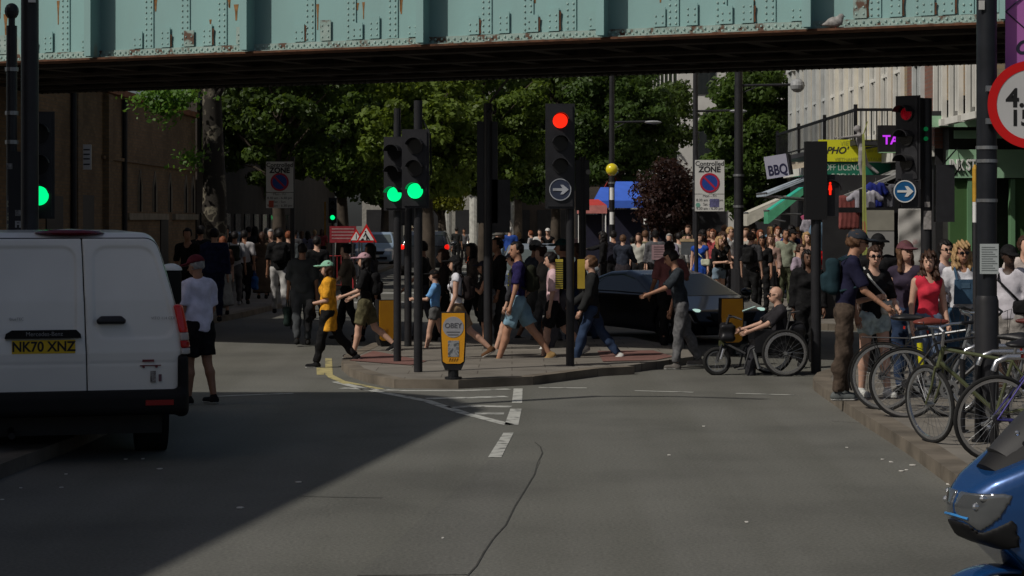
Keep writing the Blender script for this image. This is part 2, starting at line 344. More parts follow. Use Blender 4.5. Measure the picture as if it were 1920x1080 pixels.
    def part(name,fn,lo,hi,col,parent=rt,r=rs,mat=None,lab=None):
        lo=np.array(lo,float);hi=np.array(hi,float)
        xs,ys,zs=[np.arange(lo[i],hi[i]+r,r) for i in range(3)]; V,Q=snet(fn(grid(xs,ys,zs)),xs,ys,zs)
        if len(Q): return npmesh(name,V*s,Q,mat or cloth(col),parent,label=lab)
    wr_=lambda p,a=.0055: a*(np.sin(p[2]*31+p[0]*19+NP[0])+np.sin(p[2]*17-p[0]*37+p[1]*29)+.7*np.abs(np.sin(p[2]*44-p[1]*35+2*np.sin(p[0]*14+NP[0]))))
    # upper garment
    dress=bottom[0]=='dress'
    if top:
        sl=top[1]; loose=top[2] if len(top)>2 else 1.0; e=.016*loose
        hemz=dz+ (hem if not dress else .9)
        def ft(p):
            d=torso(p,e)
            for n in 'LR':
                if sl>0:
                    if sl<=.5: d=smin(d,cap(p,J['sd'+n],J['el'+n],.06+e*.6,.052+e*.9,t1=sl*2),.02)
                    else: d=smin(d,cap(p,J['sd'+n],J['el'+n],.058+e,.046+e),.02); d=smin(d,cap(p,J['el'+n],J['wr'+n],.045+e,.034+e,t1=(sl-.5)*2),.012)
            if loose>1.4: d=smin(d,cap(p,J['wst'],J['pel']+[0,0,hem-.95],.125*g+e,.14*g+e,.7),.05)
            if sl==0: d=np.maximum(d,cap(p,J['nk0'],J['nk1']+[0,.04,0],.0,.0)*-1+.085)
            d=np.maximum(d,-cap(p,J['nk0']+[0,.03,.02],J['nk1']+[0,.03,.1],.066,.1)); d=np.maximum(d,hemz-p[2])
            return d+wr_(p)
        q=np.array([J[k] for k in('pel','sdL','sdR','elL','elR','wrL','wrR')]); l=q.min(0)-.22*max(1,g);u=q.max(0)+.22*max(1,g); l[2]=min(l[2],hemz-.05); u[2]=J['nk1'][2]+.05
        tp=part('top',ft,l,u,top[0])
        if print_ and tp:
            pm=MB(); c=J['chs']
            for i in range(4): pm.box(((i%2)*.01*s,(c[1]+(.155)*.66+.032)*s,(c[2]-.02-.05*i+.03)*s),(.15*s,.006,.022*s))
            pm.build('chest_print',cloth(print_),tp)
    bt,bc=bottom[0],bottom[1]
    q=np.array([J[k] for k in('pel','knL','knR','anL','anR','hipL','hipR')]); l=q.min(0)-.2*max(1,g);u=q.max(0)+.2*max(1,g); wz=J['pel'][2]+.07
    if bt in('trousers','wide','shorts','leggings','hotpants'):
        e={'trousers':.018,'wide':.035,'shorts':.03,'leggings':.006,'hotpants':.02}[bt]
        def fb(p):
            d=cap(p,J['pel']+[0,0,-.02],J['pel']+[0,0,.08],.135*g+.012,.125*g+.012,.68)
            for n in 'LR':
                te={'shorts':.82,'hotpants':.42}.get(bt)
                d=smin(d,cap(p,J['hip'+n],J['kn'+n],.088*g+e*.8,.058*(1 if te is None else 1.25)+e,t1=te),.025)
                if te is None: d=smin(d,cap(p,J['kn'+n],J['an'+n]+[0,0,.0],.057+e,.042+e*1.1,t1=.98),.02); d=smin(d,cap(p,J['kn'+n]+[0,-.004,0],J['kn'+n]*.6+J['an'+n]*.4+np.array([0,-.018,0]),.056+e,.06+e),.02)
            return np.maximum(d,p[2]-wz)+wr_(p,.006 if bt!='leggings' else .002)
        u[2]=wz+.05; part('shorts' if bt in('shorts','hotpants') else 'trousers',fb,l,u,bc)
    elif bt in('skirt','dress'):
        m=(J['knL']+J['knR'])/2; m2=(J['anL']+J['anR'])/2; zz=J['pel'][2]-skirtlen*1.0
        def fb(p):
            ey=.7+.3*abs(J['knL'][1]-J['knR'][1])*2
            d=cap(p,J['pel']+[0,0,.06],(m if skirtlen<.5 else m2),.12*g+.02,.2 if skirtlen<.5 else .27,ey); d=smin(d,cap(p,J['pel']+[-.03,0,-.09],J['pel']+[.03,0,-.09],.15*g+.02,.15*g+.02,.72),.06)
            if dress: d=smin(d,cap(p,J['wst'],J['pel'],.115*g+.02,.135*g+.02,.68),.04)
            return np.maximum(np.maximum(d,p[2]-(wz if not dress else J['wst'][2])),zz-p[2])+.008*np.sin(np.arctan2(p[1]-m[1],p[0])*11)*(p[2]<wz-.1)
        u[2]=wz+.25; l[2]=max(l[2],zz-.05); part('skirt',fb,l-.06,u+.0,bc)
    # shoes
    for n in 'LR':
        an=J['an'+n]; sh=J['sh'+n]; tilt=-.5 if sh<R(-35) else (.15 if sh>R(20) else 0); fw=np.array([0,math.cos(tilt),math.sin(tilt)]); dn=np.array([0,math.sin(tilt),-math.cos(tilt)])
        if drop is False and legs[0]>60: fw=np.array([0,1,0]);dn=np.array([0,0,-1])
        hl=an-fw*.035+dn*.045; toe=an+fw*.15+dn*.055
        def fs(p): return np.maximum(smin(cap(p,hl,toe,.042,.036),cap(p,an,hl+fw*.03,.042,.045),.03),((p[1]-an[1])*dn[1]+(p[2]-an[2])*dn[2])-.085)
        l=np.minimum(hl,toe)-.07;u=np.maximum(np.maximum(hl,toe),an)+.07; sh_=part('shoe',fs,l,u,shoes,r=.014 if near else .028)
        if near and sh_:
            def fsole(p): return np.maximum(smin(cap(p,hl,toe,.045,.040),cap(p,an,hl+fw*.03,.03,.045),.03),np.abs(((p[1]-an[1])*dn[1]+(p[2]-an[2])*dn[2])-.078)-.012)
            part('sole',fsole,l,u,(.5,.5,.48) if sum(shoes)<1 else (.6,.6,.58),sh_,.011)
    # hair
    if hair and hair[0]!='bald':
        st=hair[0]; b=np.array(hc); l=b-.17;u=b+.17; hm=M(hcol,.6,0,.35,30,.5,spec=.3)
        if st in('long','pony','curly'): l=b-[.2,.24,.42]; u=b+[.2,.18,.18]
        ZC=.035 if st!='buzz' else .04
        def fh(p):
            h=hframe(p,hc,yaw,pit); e=.012 if st=='buzz' else (.034 if st=='curly' else .02)
            d=ell(h,(0,-.016,.024),(.073+e,.094+e,.098+e))
            d=smax(d,-np.maximum(np.maximum(.02-h[1],-0.13-0*h[2]),h[2]-(.055 if st!='buzz' else .075)-.25*np.abs(h[0])),.02)
            if st in('short','buzz','bun','pony'): d=smax(d,-(h[2]+.045-.35*np.maximum(0,h[1])*0),.02)
            if st in('long','curly'):
                L=.34 if st=='long' else .27
                d=smin(d,cap(h,(0,-.05,.0),(0,-.085,-L+.05),.078 if st=='long' else .11,.06 if st=='long' else .1,.75),.04)
                for q in(-1,1): d=smin(d,cap(h,(q*.066,.0,.02),(q*.085,.01,-L*.62),.026,.03 if st=='long' else .05),.02)
            if st=='pony': d=smin(d,cap(h,(0,-.11,.04),(0,-.15,-.2),.035,.02),.02)
            if st=='bun': d=smin(d,ell(h,(0,-.09,.1),(.045,.045,.04)),.015)
            a=.004 if st!='curly' else .012
            return d+a*np.sin(h[0]*120+np.sin(h[2]*25)*2)+(a*.8)*np.sin(h[2]*70+h[1]*50)
        part('hair',fh,l,u,None,r=.012 if near else .025,mat=hm)
    if hat:
        ht,hc_=hat; l=np.array(hc)-[.24,.24,.06]; u=np.array(hc)+[.24,.26,.2]
        def fc(p):
            h=hframe(p,hc,yaw,pit); d=np.maximum(ell(h,(0,-.014,.03),(.098,.118,.115)),.04-h[2])
            if ht=='cap': d=smin(d,np.maximum(ell(h,(0,.135,.045),(.075,.085,.018)),.02-h[1]),.01)
            elif ht in('sun','bucket'):
                rr=.19 if ht=='sun' else .145; r_=np.sqrt(h[0]**2+(h[1]+.01)**2); d=smin(d,np.maximum(np.abs(h[2]-.048+(r_-.1)*.35*(ht!='sun'))-.012,r_-rr),.01)
            return d
        ho=part('cap' if ht=='cap' else 'hat',fc,l,u,hc_,r=.012 if near else .022)
    if shades:
        sm=MB()
        for q in(-1,1):
            sm.ell(hpt(hc,yaw,pit,(q*.033,.096,.012)),(.027,.012,.02),8,5)
            sm.tube([hpt(hc,yaw,pit,(q*.06,.085,.018)),hpt(hc,yaw,pit,(q*.08,-.0,.01))],.004,4)
        sm.tube([hpt(hc,yaw,pit,(-.02,.1,.016)),hpt(hc,yaw,pit,(.02,.1,.016))],.004,4)
        sm.v=[tuple(c*s for c in v) for v in sm.v]; sm.build('sunglasses',M((.008,.008,.01),.15,0,0),rt)
    bags=bag or []
    for bt_,bcol in bags:
        c=J['chs']; wl=J['wrL'];wrr=J['wrR']
        if bt_=='backpack':
            b=rotx(np.array([0,-.175*(g*.5+.5),1.25]),np.array([0,0,.95]),R(lean))+[0,0,dz]
            o=thing('backpack',f'{cname(bcol)} backpack worn by the '+sl_,'backpack',(0,0,0)); o.location=rt.location; o.rotation_euler=rt.rotation_euler
            def fk(p): return smin(rbox(p,b,(.135,.07,.19),.06),rbox(p,b+[0,-.075,-.06],(.1,.045,.1),.04),.02)+wr_(p,.003)
            part('pack_body',fk,b-.27,b+.27,bcol,o)
            st=MB()
            for q in(-1,1):
                a=Vector((q*.11,b[1]+.07,b[2]+.17)); st.tube([Vector(v)*s for v in(a,(q*.125,J['sdL'][1]-.02,J['sdL'][2]+.095),(q*.12,J['chs'][1]+.105*g,J['chs'][2]+.06),(q*.13,J['chs'][1]+.06,J['chs'][2]-.12),(q*.13,b[1]+.06,b[2]-.15))],.017*s,5)
            st.build('strap',cloth(bcol),o)
        elif bt_=='cross':
            o=thing('shoulder_bag',f'{cname(bcol)} shoulder bag on the '+sl_,'bag'); o.location=rt.location; o.rotation_euler=rt.rotation_euler
            b=np.array(J['pel'])+[-.16*g,.09,.1]
            part('bag_body',lambda p:rbox(p,b,(.12,.05,.085),.04)+wr_(p,.004),b-.2,b+.2,bcol,o)
            st=MB(); st.tube([Vector(v)*s for v in((b[0]+.04,b[1]+.0,b[2]+.06),(-.06*g,c[1]+.15*g,c[2]-.1),(.1,c[1]+.135*g,c[2]+.06),(.12,J['sdL'][1],J['sdL'][2]+.105),(.08,c[1]-.12,c[2]),(b[0],b[1]-.1,b[2]+.06))],.014*s,5); st.build('strap',cloth(bcol),o)
        elif bt_ in('tote','toteR'):
            k='wrL' if bt_=='tote' else 'wrR'; hnd=np.array(J[k])+np.array(J['hv'+k[-1]])*.08; b=hnd+[0,0,-.3]
            o=thing('carrier_bag',f'{cname(bcol)} bag held by the '+sl_,'bag'); o.location=rt.location; o.rotation_euler=rt.rotation_euler
            part('bag_body',lambda p:rbox(p,b,(.07,.17,.17),.05)+wr_(p,.008),b-.25,b+.25,bcol,o)
            st=MB()
            for q in(-1,1): st.tube([Vector(v)*s for v in((b[0]+q*.02,b[1]-.1,b[2]+.15),(hnd[0]+q*.01,hnd[1],hnd[2]+.01),(b[0]+q*.02,b[1]+.1,b[2]+.15))],.008*s,5)
            st.build('handle',cloth(bcol),o)
        elif bt_=='bundle':
            b=(np.array(wl)+np.array(wrr))/2+[0,.06,-.1]
            o=thing('folded_jacket',f'{cname(bcol)} bundle carried by the '+sl_,'jacket'); o.location=rt.location; o.rotation_euler=rt.rotation_euler
            part('folds',lambda p:smin(rbox(p,b,(.15,.07,.16),.06),rbox(p,b+[-.06,.03,-.2],(.07,.05,.16),.05),.04)+wr_(p,.014),b-[.3,.25,.45],b+.3,bcol,o)
    return rt
def cname(c):
    r,g_,b=c; m=max(c)
    if m<.035: return 'black'
    if max(c)-min(c)<.25*m: return 'white' if m>.45 else ('light grey' if m>.2 else 'dark grey')
    if r==m: return 'beige' if g_>.7*r and b>.4*r else ('yellow' if g_>.55*r else ('red' if b<.6*r else 'pink'))
    if g_==m: return 'green'
    return 'blue' if r<.6*b else 'lilac'
# ------------------------------------------------------------ ground, road, pavements
ASPH=asphalt('asphalt',(.127,.125,.110),.86); ASPH2=asphalt('asphalt_patch',(.117,.115,.103),.86)
PAVE,_t,_p,_r,_n=ramp_mat('paving',[(.3,(.14,.125,.105)),(.5,(.19,.172,.148)),(.7,(.225,.205,.175))],1.3,9,.9,.35)
_b=_t.nodes.new('ShaderNodeTexBrick'); _b.inputs['Scale'].default_value=1; _b.inputs['Brick Width'].default_value=.9; _b.inputs['Row Height'].default_value=.6; _b.inputs['Mortar Size'].default_value=.008
_b.inputs['Color1'].default_value=(1,1,1,1); _b.inputs['Color2'].default_value=(.86,.86,.85,1); _b.inputs['Mortar'].default_value=(.45,.43,.4,1)
_m=_t.nodes.new('ShaderNodeMixRGB'); _m.blend_type='MULTIPLY'; _m.inputs[0].default_value=1; _t.links.new(_t.nodes['Texture Coordinate'].outputs['Object'],_b.inputs[0]); _t.links.new(_r.outputs[0],_m.inputs[1]); _t.links.new(_b.outputs[0],_m.inputs[2]); _t.links.new(_m.outputs[0],_p.inputs['Base Color'])
KERB=M((.165,.14,.11),.85,0,.4,2.5,.4); TACT=M((.2,.1,.085),.85,0,.25,3,.5)
PAINT=ramp_mat('road_paint',[(.38,(.16,.16,.15)),(.46,(.42,.42,.39)),(.7,(.5,.5,.46))],7,8,.8,.2)[0]
YEL=ramp_mat('yellow_paint',[(.36,(.15,.14,.1)),(.46,(.42,.36,.16)),(.7,(.5,.43,.2))],6,8,.8,.2)[0]
def st(o): o['kind']='structure'; return o
m=MB(); m.v=[(-400,-60,0),(400,-60,0),(400,700,0),(-400,700,0)]; m.f=[(0,1,2,3)]; m.m=[0]; st(m.build('road',ASPH,norm=False))
def sheet(poly,z,mat,name,**k):
    m=MB(); a=sum(poly[i][0]*poly[(i+1)%len(poly)][1]-poly[(i+1)%len(poly)][0]*poly[i][1] for i in range(len(poly)))
    if a<0: poly=poly[::-1]
    m.add([(*p,z) for p in poly],[tuple(range(len(poly)))]); return st(m.build(name,mat,norm=False))
def off(line,d):
    out=[]
    for i,p in enumerate(line):
        a=line[max(i-1,0)];b=line[min(i+1,len(line)-1)]; dx,dy=b[0]-a[0],b[1]-a[1]; L=math.hypot(dx,dy); out.append((p[0]-dy/L*d,p[1]+dx/L*d))
    return out
def pavement(line,rest,name='pavement',z=.12,side=1,kw=.22):
    inner=off(line,side*kw); m=MB(); m.prism(inner+rest,0,z-.004); st(m.build(name,PAVE))
    n=len(line)
    for i in range(n-1):   # kerb stones, one sheet of stones with joints
        pass
    k=MB()
    for i in range(n-1):
        a,b=Vector((*line[i],0)),Vector((*line[i+1],0)); c,d=Vector((*inner[i],0)),Vector((*inner[i+1],0)); L=(b-a).length; q=max(1,round(L/.9))
        for j in range(q):
            t0,t1=j/q+.004/L,(j+1)/q-.004/L; k.prism([tuple(v[:2]) for v in(a.lerp(b,t0),a.lerp(b,t1),c.lerp(d,t1),c.lerp(d,t0))],-.02,z)
    st(k.build('kerb',KERB))
g=lambda *a:[G(x,y) for x,y in zip(a[::2],a[1::2])]
# right pavement with the bicycles
rk=[(3.05,5),(3.4,11.5)]+g(1800,925,1700,850,1600,785,1545,746,1527,733,1524,726,1532,716,1560,706,1640,700,1760,697)
pavement(rk,[(14,29.7),(14,5)],side=-1)
# traffic island
ik=g(1190,702,1120,706,1000,722,860,729,740,728,690,718,655,706,640,693,645,680,700,655)
isl=MB()
pavement(ik,g(860,640,1180,643,1290,668,1300,682),side=-1,z=.11,kw=.2)
sheet(g(1130,693,1230,690,1262,683,1225,671,1120,672),.116,TACT,'tactile_paving'); sheet(g(655,691,770,700,800,692,700,672),.116,TACT,'tactile_paving')
# left pavements
pavement(off([(-3.3,8),(-4.15,17.2),(-4.0,19.5),(-3.95,21.5),(-4.6,24),(-7,27),(-12,29)],0),[(-30,29),(-30,8)],side=1)
pavement([(-12,33.5),(-8.5,33.8),(-7.0,36),(-6.3,40),(-5.75,46),(-5.4,52),(-5.2,62),(-5.2,120)],[(-30,120),(-30,33.5)],side=1)
# far right pavement
pavement([(5.2,120),(4.0,70),(2.6,60),(2.0,52),(2.5,45.5),(4.0,42.0),(6,40.5),(9,39.5),(14,39)],[(30,39),(30,120)],side=1)
# far refuge beside the market
pavement([(1.2,66),(.9,60),(1.1,56.5),(1.5,56.5)],[(1.7,60),(1.6,66)],side=-1,kw=.1)
def line(pts,w_,z=.004,mat=None,name='road_marking'):
    for p in range(len(pts)-1):
        pass
    m=MB(); a=off(pts,w_/2);b=off(pts,-w_/2); n=len(pts)
    m.add([(*p,z) for p in a]+[(*p,z) for p in b],[(i,n+i,n+i+1,i+1) for i in range(n-1)]); o=m.build(name,mat or PAINT,norm=False)
    if o.data.polygons[0].normal.z<0: o.data.flip_normals()
    return st(o)
sheet(g(963,729,980,729,979,756,960,756),.004,PAINT,'road_marking'); sheet(g(957,767,978,767,972,797,946,797),.004,PAINT,'road_marking'); sheet(g(944,812,963,812,940,858,915,858),.004,PAINT,'road_marking')
line(g(628,716,690,731,800,752,870,775,955,797),.13); line(g(640,728,760,733,860,733,955,730),.16); line(g(800,748,880,746,950,744),.2); line(g(838,764,900,762,958,763),.2); line(g(890,776,945,776),.2)
line(g(600,690,601,703),.1,mat=YEL); line(g(616,672,617,703,640,715,720,731),.1,mat=YEL); line(g(606,690,622,708,650,720),.09,.0045,mat=YEL)
line(g(398,744,440,742,550,738),.1); line(g(1010,727,1100,728),.1); line(g(1190,733,1300,736),.08);line(g(1380,738,1490,741),.08)
# studs and zebra bands far off
for y0 in(497,509,524): sheet(g(842,y0,960,y0,980,y0+5,845,y0+5),.004,PAINT,'road_marking')
for y0 in(548,566): sheet(g(660,y0,1000,y0,1020,y0+3,650,y0+3),.004,PAINT,'road_marking')
for a,b in((420,436),(470,486),(395,402)): pass
line(g(1120,560,1250,565,1300,590),.12)
# repair patch, cracks and a painted streak of shadow
sheet(g(918,863,1013,864,1002,890,985,918,965,950,948,985,925,1010,908,1035,893,1062,878,1078,668,1080),.0036,ASPH2,'road_repair')
CRK_SHADOW=M((.062,.06,.055),.95,0,.4,10)
line(g(1003,830,1013,838,1017,850,1008,868,1002,890,985,918,965,950,948,985,925,1010,908,1035,893,1062,878,1078,870,1095),.011,.0044,CRK_SHADOW,'crack_and_shadow')
line(g(1560,790,1700,800,1800,803,2000,812),.014,.0044,CRK_SHADOW,'crack_and_shadow'); line(g(560,931,640,933,718,934),.018,.0044,CRK_SHADOW,'crack_and_shadow')  # the second strip is a streak of shadow drawn in dark colour
dr=MB(); 
x,y=G(1545,845); dr.box((x+.9,y,.002),(.01,.01,.004))
# litter specks
LIT=M((.6,.58,.54),.8,0,.2,5)
spots=[(236,862),(268,861),(124,890),(38,916),(4,938),(115,915),(450,953),(1690,884),(1700,882),(1712,873),(1655,862),(1670,867),(1588,840),(1780,909),(690,680),(1255,854),(560,905),(300,880),(830,1010),(1400,980),(1320,800)]
for i,(a,b) in enumerate(spots):
    x,y=G(a,b); m=MB(); q=rng.uniform(.012,.03); m.prism([(x+q*math.cos(t)*rng.uniform(.5,1.5),y+q*1.6*math.sin(t)) for t in(0,1,2.2,3.1,4.2,5.3)],.003,.008)
    tag(m.build('litter_scrap',LIT),f'tiny pale scrap of litter lying on the asphalt','litter','litter scraps on the road')
# ------------------------------------------------------------ railway bridge
TEAL,_t,_p,_r,_n=ramp_mat('teal_paint',[(.22,(.10,.052,.028)),(.29,(.27,.26,.2)),(.34,(.215,.355,.345)),(.6,(.235,.41,.40)),(.75,(.28,.45,.43))],1.1,9,.6,.15,sx=(1,1,.35))
RUST=M((.11,.048,.025),.9,0,.5,9,.4); SOFF=M((.035,.027,.022),.9,0,.5,2,.3); PALE=ramp_mat('flaking_paint',[(.38,(.1,.05,.03)),(.46,(.24,.33,.3)),(.7,(.33,.41,.38))],5,8,.7,.3)[0]
k_=.478; bu=Vector((1,-k_,0)).normalized(); bn=Vector((-k_,-1,0)).normalized(); BA=math.atan2(bu.y,bu.x)
def S(px): q=(px-960)/F; Y=30.1/(1+k_*q); return q*Y/bu.x
br=thing('railway_bridge','pale teal riveted plate girder railway bridge crossing over the road','bridge',(0,30.1,0),BA)   # local x along, -y to camera
ZB=4.6; S0,S1=-24,14
m=MB(); m.box2((S0,0,ZB+.0),(S1,.03,7.0)); m.build('girder_web',TEAL,br)
m=MB(); m.box2((S0,-.26,ZB-.03),(S1,.2,ZB)); m.build('bottom_flange',RUST,br)
m=MB(); m.box2((S0,-.022,ZB+.002),(S1,-.001,ZB+.125)); m.box2((S0,-.15,ZB+.002),(S1,-.024,ZB+.022)); m.build('flange_angle',PALE,br)
m=MB(); m.box2((S0,-.3,7.0),(S1,.3,7.06)); m.build('top_flange',RUST,br)
gus=[S(-120),S(187),S(477),S(805),S(1140),S(1523),S(1890),S(2200)]
riv=MB()
def rivet(x,z,y=-.012,r=.017): riv.ell((x,y,z),(r,r*.8,r),6,3)
for gx in gus:
    m=MB(); m.slab([(-.34,ZB+.01),(-.34,ZB+.35),(-.30,7.0),(0,7.0),(0,ZB+.01)],'x',gx-.012,gx+.012); m.box2((gx-.03,-.36,ZB+.02),(gx+.09,-.343,6.98)); m.build('stiffener',TEAL,br)
for i in range(len(gus)-1):
    a,b=gus[i],gus[i+1]
    for f in(.33,.565,.80):
        x=a+(b-a)*f; m=MB(); m.box2((x-.085,-.02,ZB+.13),(x+.085,-.002,6.98)); m.build('rivet_strip',TEAL,br)
        z=ZB+.17
        while z<5.75: rivet(x-.045,z,-.025);rivet(x+.045,z,-.025); z+=.085
    for f,hh in((.26,.26),(.43,.3),(.60,.24),(.7,.32),(.92,.26)):
        x=a+(b-a)*f+rng.uniform(-.03,.03); m=MB(); m.box2((x-.09,-.036,ZB+.135),(x+.09,-.022,ZB+.135+hh)); m.build('patch_plate',PALE if rng.random()<.22 else TEAL,br)
        for zz in(.19,.28,.36)[:2 if hh<.28 else 3]: rivet(x-.05,ZB+zz,-.04,.015);rivet(x+.05,ZB+zz,-.04,.015)
        if rng.random()<.6:   # rust stain bleeding from the plate edge, a thin scab
            m=MB(); x0=x+.09; z0=ZB+.13; hs=rng.uniform(.15,.3); m.slab([(x0-.02,z0),(x0+.03,z0+.02),(x0+.022,z0+hs*.5),(x0+.035,z0+hs),(x0-.0,z0+hs*1.1),(x0-.012,z0+hs*.4)],'y',-.028,-.0215); m.build('rust_scab',RUST,br)
    for _ in range(5):
        x=a+(b-a)*rng.uniform(.25,.9); z0=ZB+rng.uniform(.3,.8); h=rng.uniform(.1,.45); m=MB(); w_=rng.uniform(.012,.03)
        m.slab([(x,z0),(x+w_,z0),(x+w_*1.3,z0+h*.6),(x+w_*2,z0+h),(x-w_,z0+h),(x-w_*.2,z0+h*.5)],'y',-.0035,-.0005); m.build('rust_stain',M((.25,.13,.05),.9,0,.5,12),br)
x=S0
while x<S1: rivet(x,ZB+.085,-.03,.019); rivet(x+.05,ZB+.045,-.03,.019); x+=.1
riv.build('rivets',M((.33,.46,.43),.55,0,.35,3),br,smooth=True)
m=MB(); m.box2((S0,.21,ZB+.35),(S1,6.9,ZB+.6)); m.build('deck',SOFF,br)
m=MB()
x=S0+.3
while x<S1: m.box2((x,.22,ZB+.05),(x+.22,6.8,ZB+.349)); x+=1.15
m.build('cross_beams',SOFF,br)
m=MB()
for y in(1.2,3.0,4.6,5.9): m.box2((S0,y,ZB-.0),(S1,y+.3,ZB+.045))
m.build('long_beams',SOFF,br)
m=MB(); m.box2((S0,6.91,ZB+.03),(S1,6.96,5.3)); m.box2((S0,6.75,ZB+.0),(S1,7.05,ZB+.028)); x=S0
while x<S1: m.ell((x,6.75,ZB),(.03,.03,.03),5,3); x+=.13
m.build('far_girder',M((.05,.045,.04),.8),br)
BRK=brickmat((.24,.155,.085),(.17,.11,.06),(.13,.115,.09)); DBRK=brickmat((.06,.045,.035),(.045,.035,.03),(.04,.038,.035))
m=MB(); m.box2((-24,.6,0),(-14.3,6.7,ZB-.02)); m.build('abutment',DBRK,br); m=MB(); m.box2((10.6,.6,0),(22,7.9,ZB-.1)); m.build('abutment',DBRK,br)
# pigeon on the flange
x=S(1572); t=thing('pigeon','plump grey and white pigeon perched on the bridge flange','bird',(Vector((0,30.1,0))+bu*x+bn*.17)[:2]+(ZB,) if 0 else tuple((Vector((0,30.1,ZB))+bu*x+bn*.17)),BA)
def fp(p): return smin(smin(ell(p,(0,0,.085),(.11,.06,.07)),ell(p,(.09,0,.16),(.035,.032,.035)),.05),cap(p,(-.08,0,.07),(-.19,0,.05),.03,.012),.03)
sdf('body',fp,(-.22,-.08,0),(.16,.08,.22),.014,M((.3,.29,.28),.8,0,.5,18),t); m=MB(); m.tube([(.12,0,.16),(.145,0,.15)],[.008,.002],5); m.build('beak',DGREY,t)
m=MB()
for q in(-.02,.02): m.tube([(.02,q,.03),(.02,q,.0)],.005,4)
m.build('legs',M((.4,.1,.08)),t)
# ------------------------------------------------------------ shading block on the near left
b=thing('brick_building','tall brown brick building on the near left beside the van, out of frame','building',(0,0,0))
def LB(Y): return -10.9+.155*(Y-20)
SH=10.15; kx=SH/SUN.z*SUN.x; ky=SH/SUN.z*SUN.y
m=MB(); m.prism([(a+kx,b_+ky) for a,b_ in((-5.3,-6),(-2.14,12.6),(-.62,22.0),(-.30,23.6),(-.75,25.3),(-1.5,26.0),(-14,26.0),(-20,-6))],0,SH); m.build('wall',BRK,b)
for j in range(6):
    y=-6+ky+j*3.1; x=-5.3+kx+(j*3.1)*.17
    for z in(1.0,4.0,6.9): m=MB(); m.box((x+.03,y,z+.9),(.2,1.2,1.7)); m.build('window',GLASS,b)
# ------------------------------------------------------------ buildings
b=thing('chapel_building','low brown brick building with pointed windows beyond the bridge on the left','building')
wx=lambda Y:-9.6+(Y-40)*.018
m=MB(); m.prism([(wx(40),40),(wx(62),62),(-22,62),(-22,40)],0,5.05); m.build('wall',BRK,b)
m=MB(); m.prism([(wx(40)+.12,40),(wx(62)+.12,62),(wx(62)-.3,62),(wx(40)-.3,40)],5.052,5.2); m.build('coping',M((.3,.13,.07),.8,0,.3,4),b)
STONE=M((.3,.26,.2),.85,0,.25,3,.3)
for y0,y1 in((51.8,57.2),(58.2,62)): m=MB(); m.prism([(wx(y0),y0),(wx(y1),y1),(wx(y1)+.1,y1),(wx(y0)+.1,y0)],2.1,2.26); m.build('sill_band',STONE,b)
m=MB(); m.prism([(wx(49),49),(wx(62),62),(wx(62)+.07,62),(wx(49)+.07,49)],3.5,3.58); m.build('string_course',BRK,b)
for i,px in enumerate((262,287,313,340,352)):
    Y=9.35*F/(960-px); x=wx(Y); m=MB(); m.slab([(Y-.22,2.3),(Y+.22,2.3),(Y+.22,2.95),(Y,3.3),(Y-.22,2.95)],'x',x-.05,x+.012); w_=m.build('pointed_window',M((.008,.008,.009),.8,0,0,spec=.05),b)
    m=MB(); m.tube([(x+.015,Y-.24,2.3),(x+.015,Y-.24,2.96),(x+.015,Y,3.34),(x+.015,Y+.24,2.96),(x+.015,Y+.24,2.3)],.03,4); m.build('frame',STONE,w_)
for y0,y1,zt in((43.6,45.2,2.6),(46.6,48.9,2.65),(56.4,57.6,2.1)): m=MB(); m.box2((wx(y0)-.1,y0,0),(wx(y0)+.03,y1,zt)); m.build('door',M((.012,.013,.016),.5),b)
for y in(45.9,49.6,51.4): m=MB(); m.tube([(wx(y)+.07,y,0),(wx(y)+.07,y,5)],.06,8); m.build('drainpipe',DGREY,b)
for y in(42,46,49.2): m=MB(); m.box2((wx(y)-.05,y,0),(wx(y)+.14,y+.5,5.0)); m.build('pilaster',BRK,b)
t=thing('wall_sign','small white printed notice board fixed to the brown brick wall','sign',(wx(46.8),46.8,0))
m=MB(); m.box2((.05,-.02,3.2),(.25,.02,3.75)); m.build('plate',WHT,t); m=MB()
for z in(3.62,3.52,3.42,3.3): m.box2((.08,-.024,z),(.22,-.0205,z+.03))
m.build('lines',DGREY,t); m=MB(); m.tube([(0,0,3.5),(.05,0,3.5)],.015,6); m.build('bracket',BLK,t)
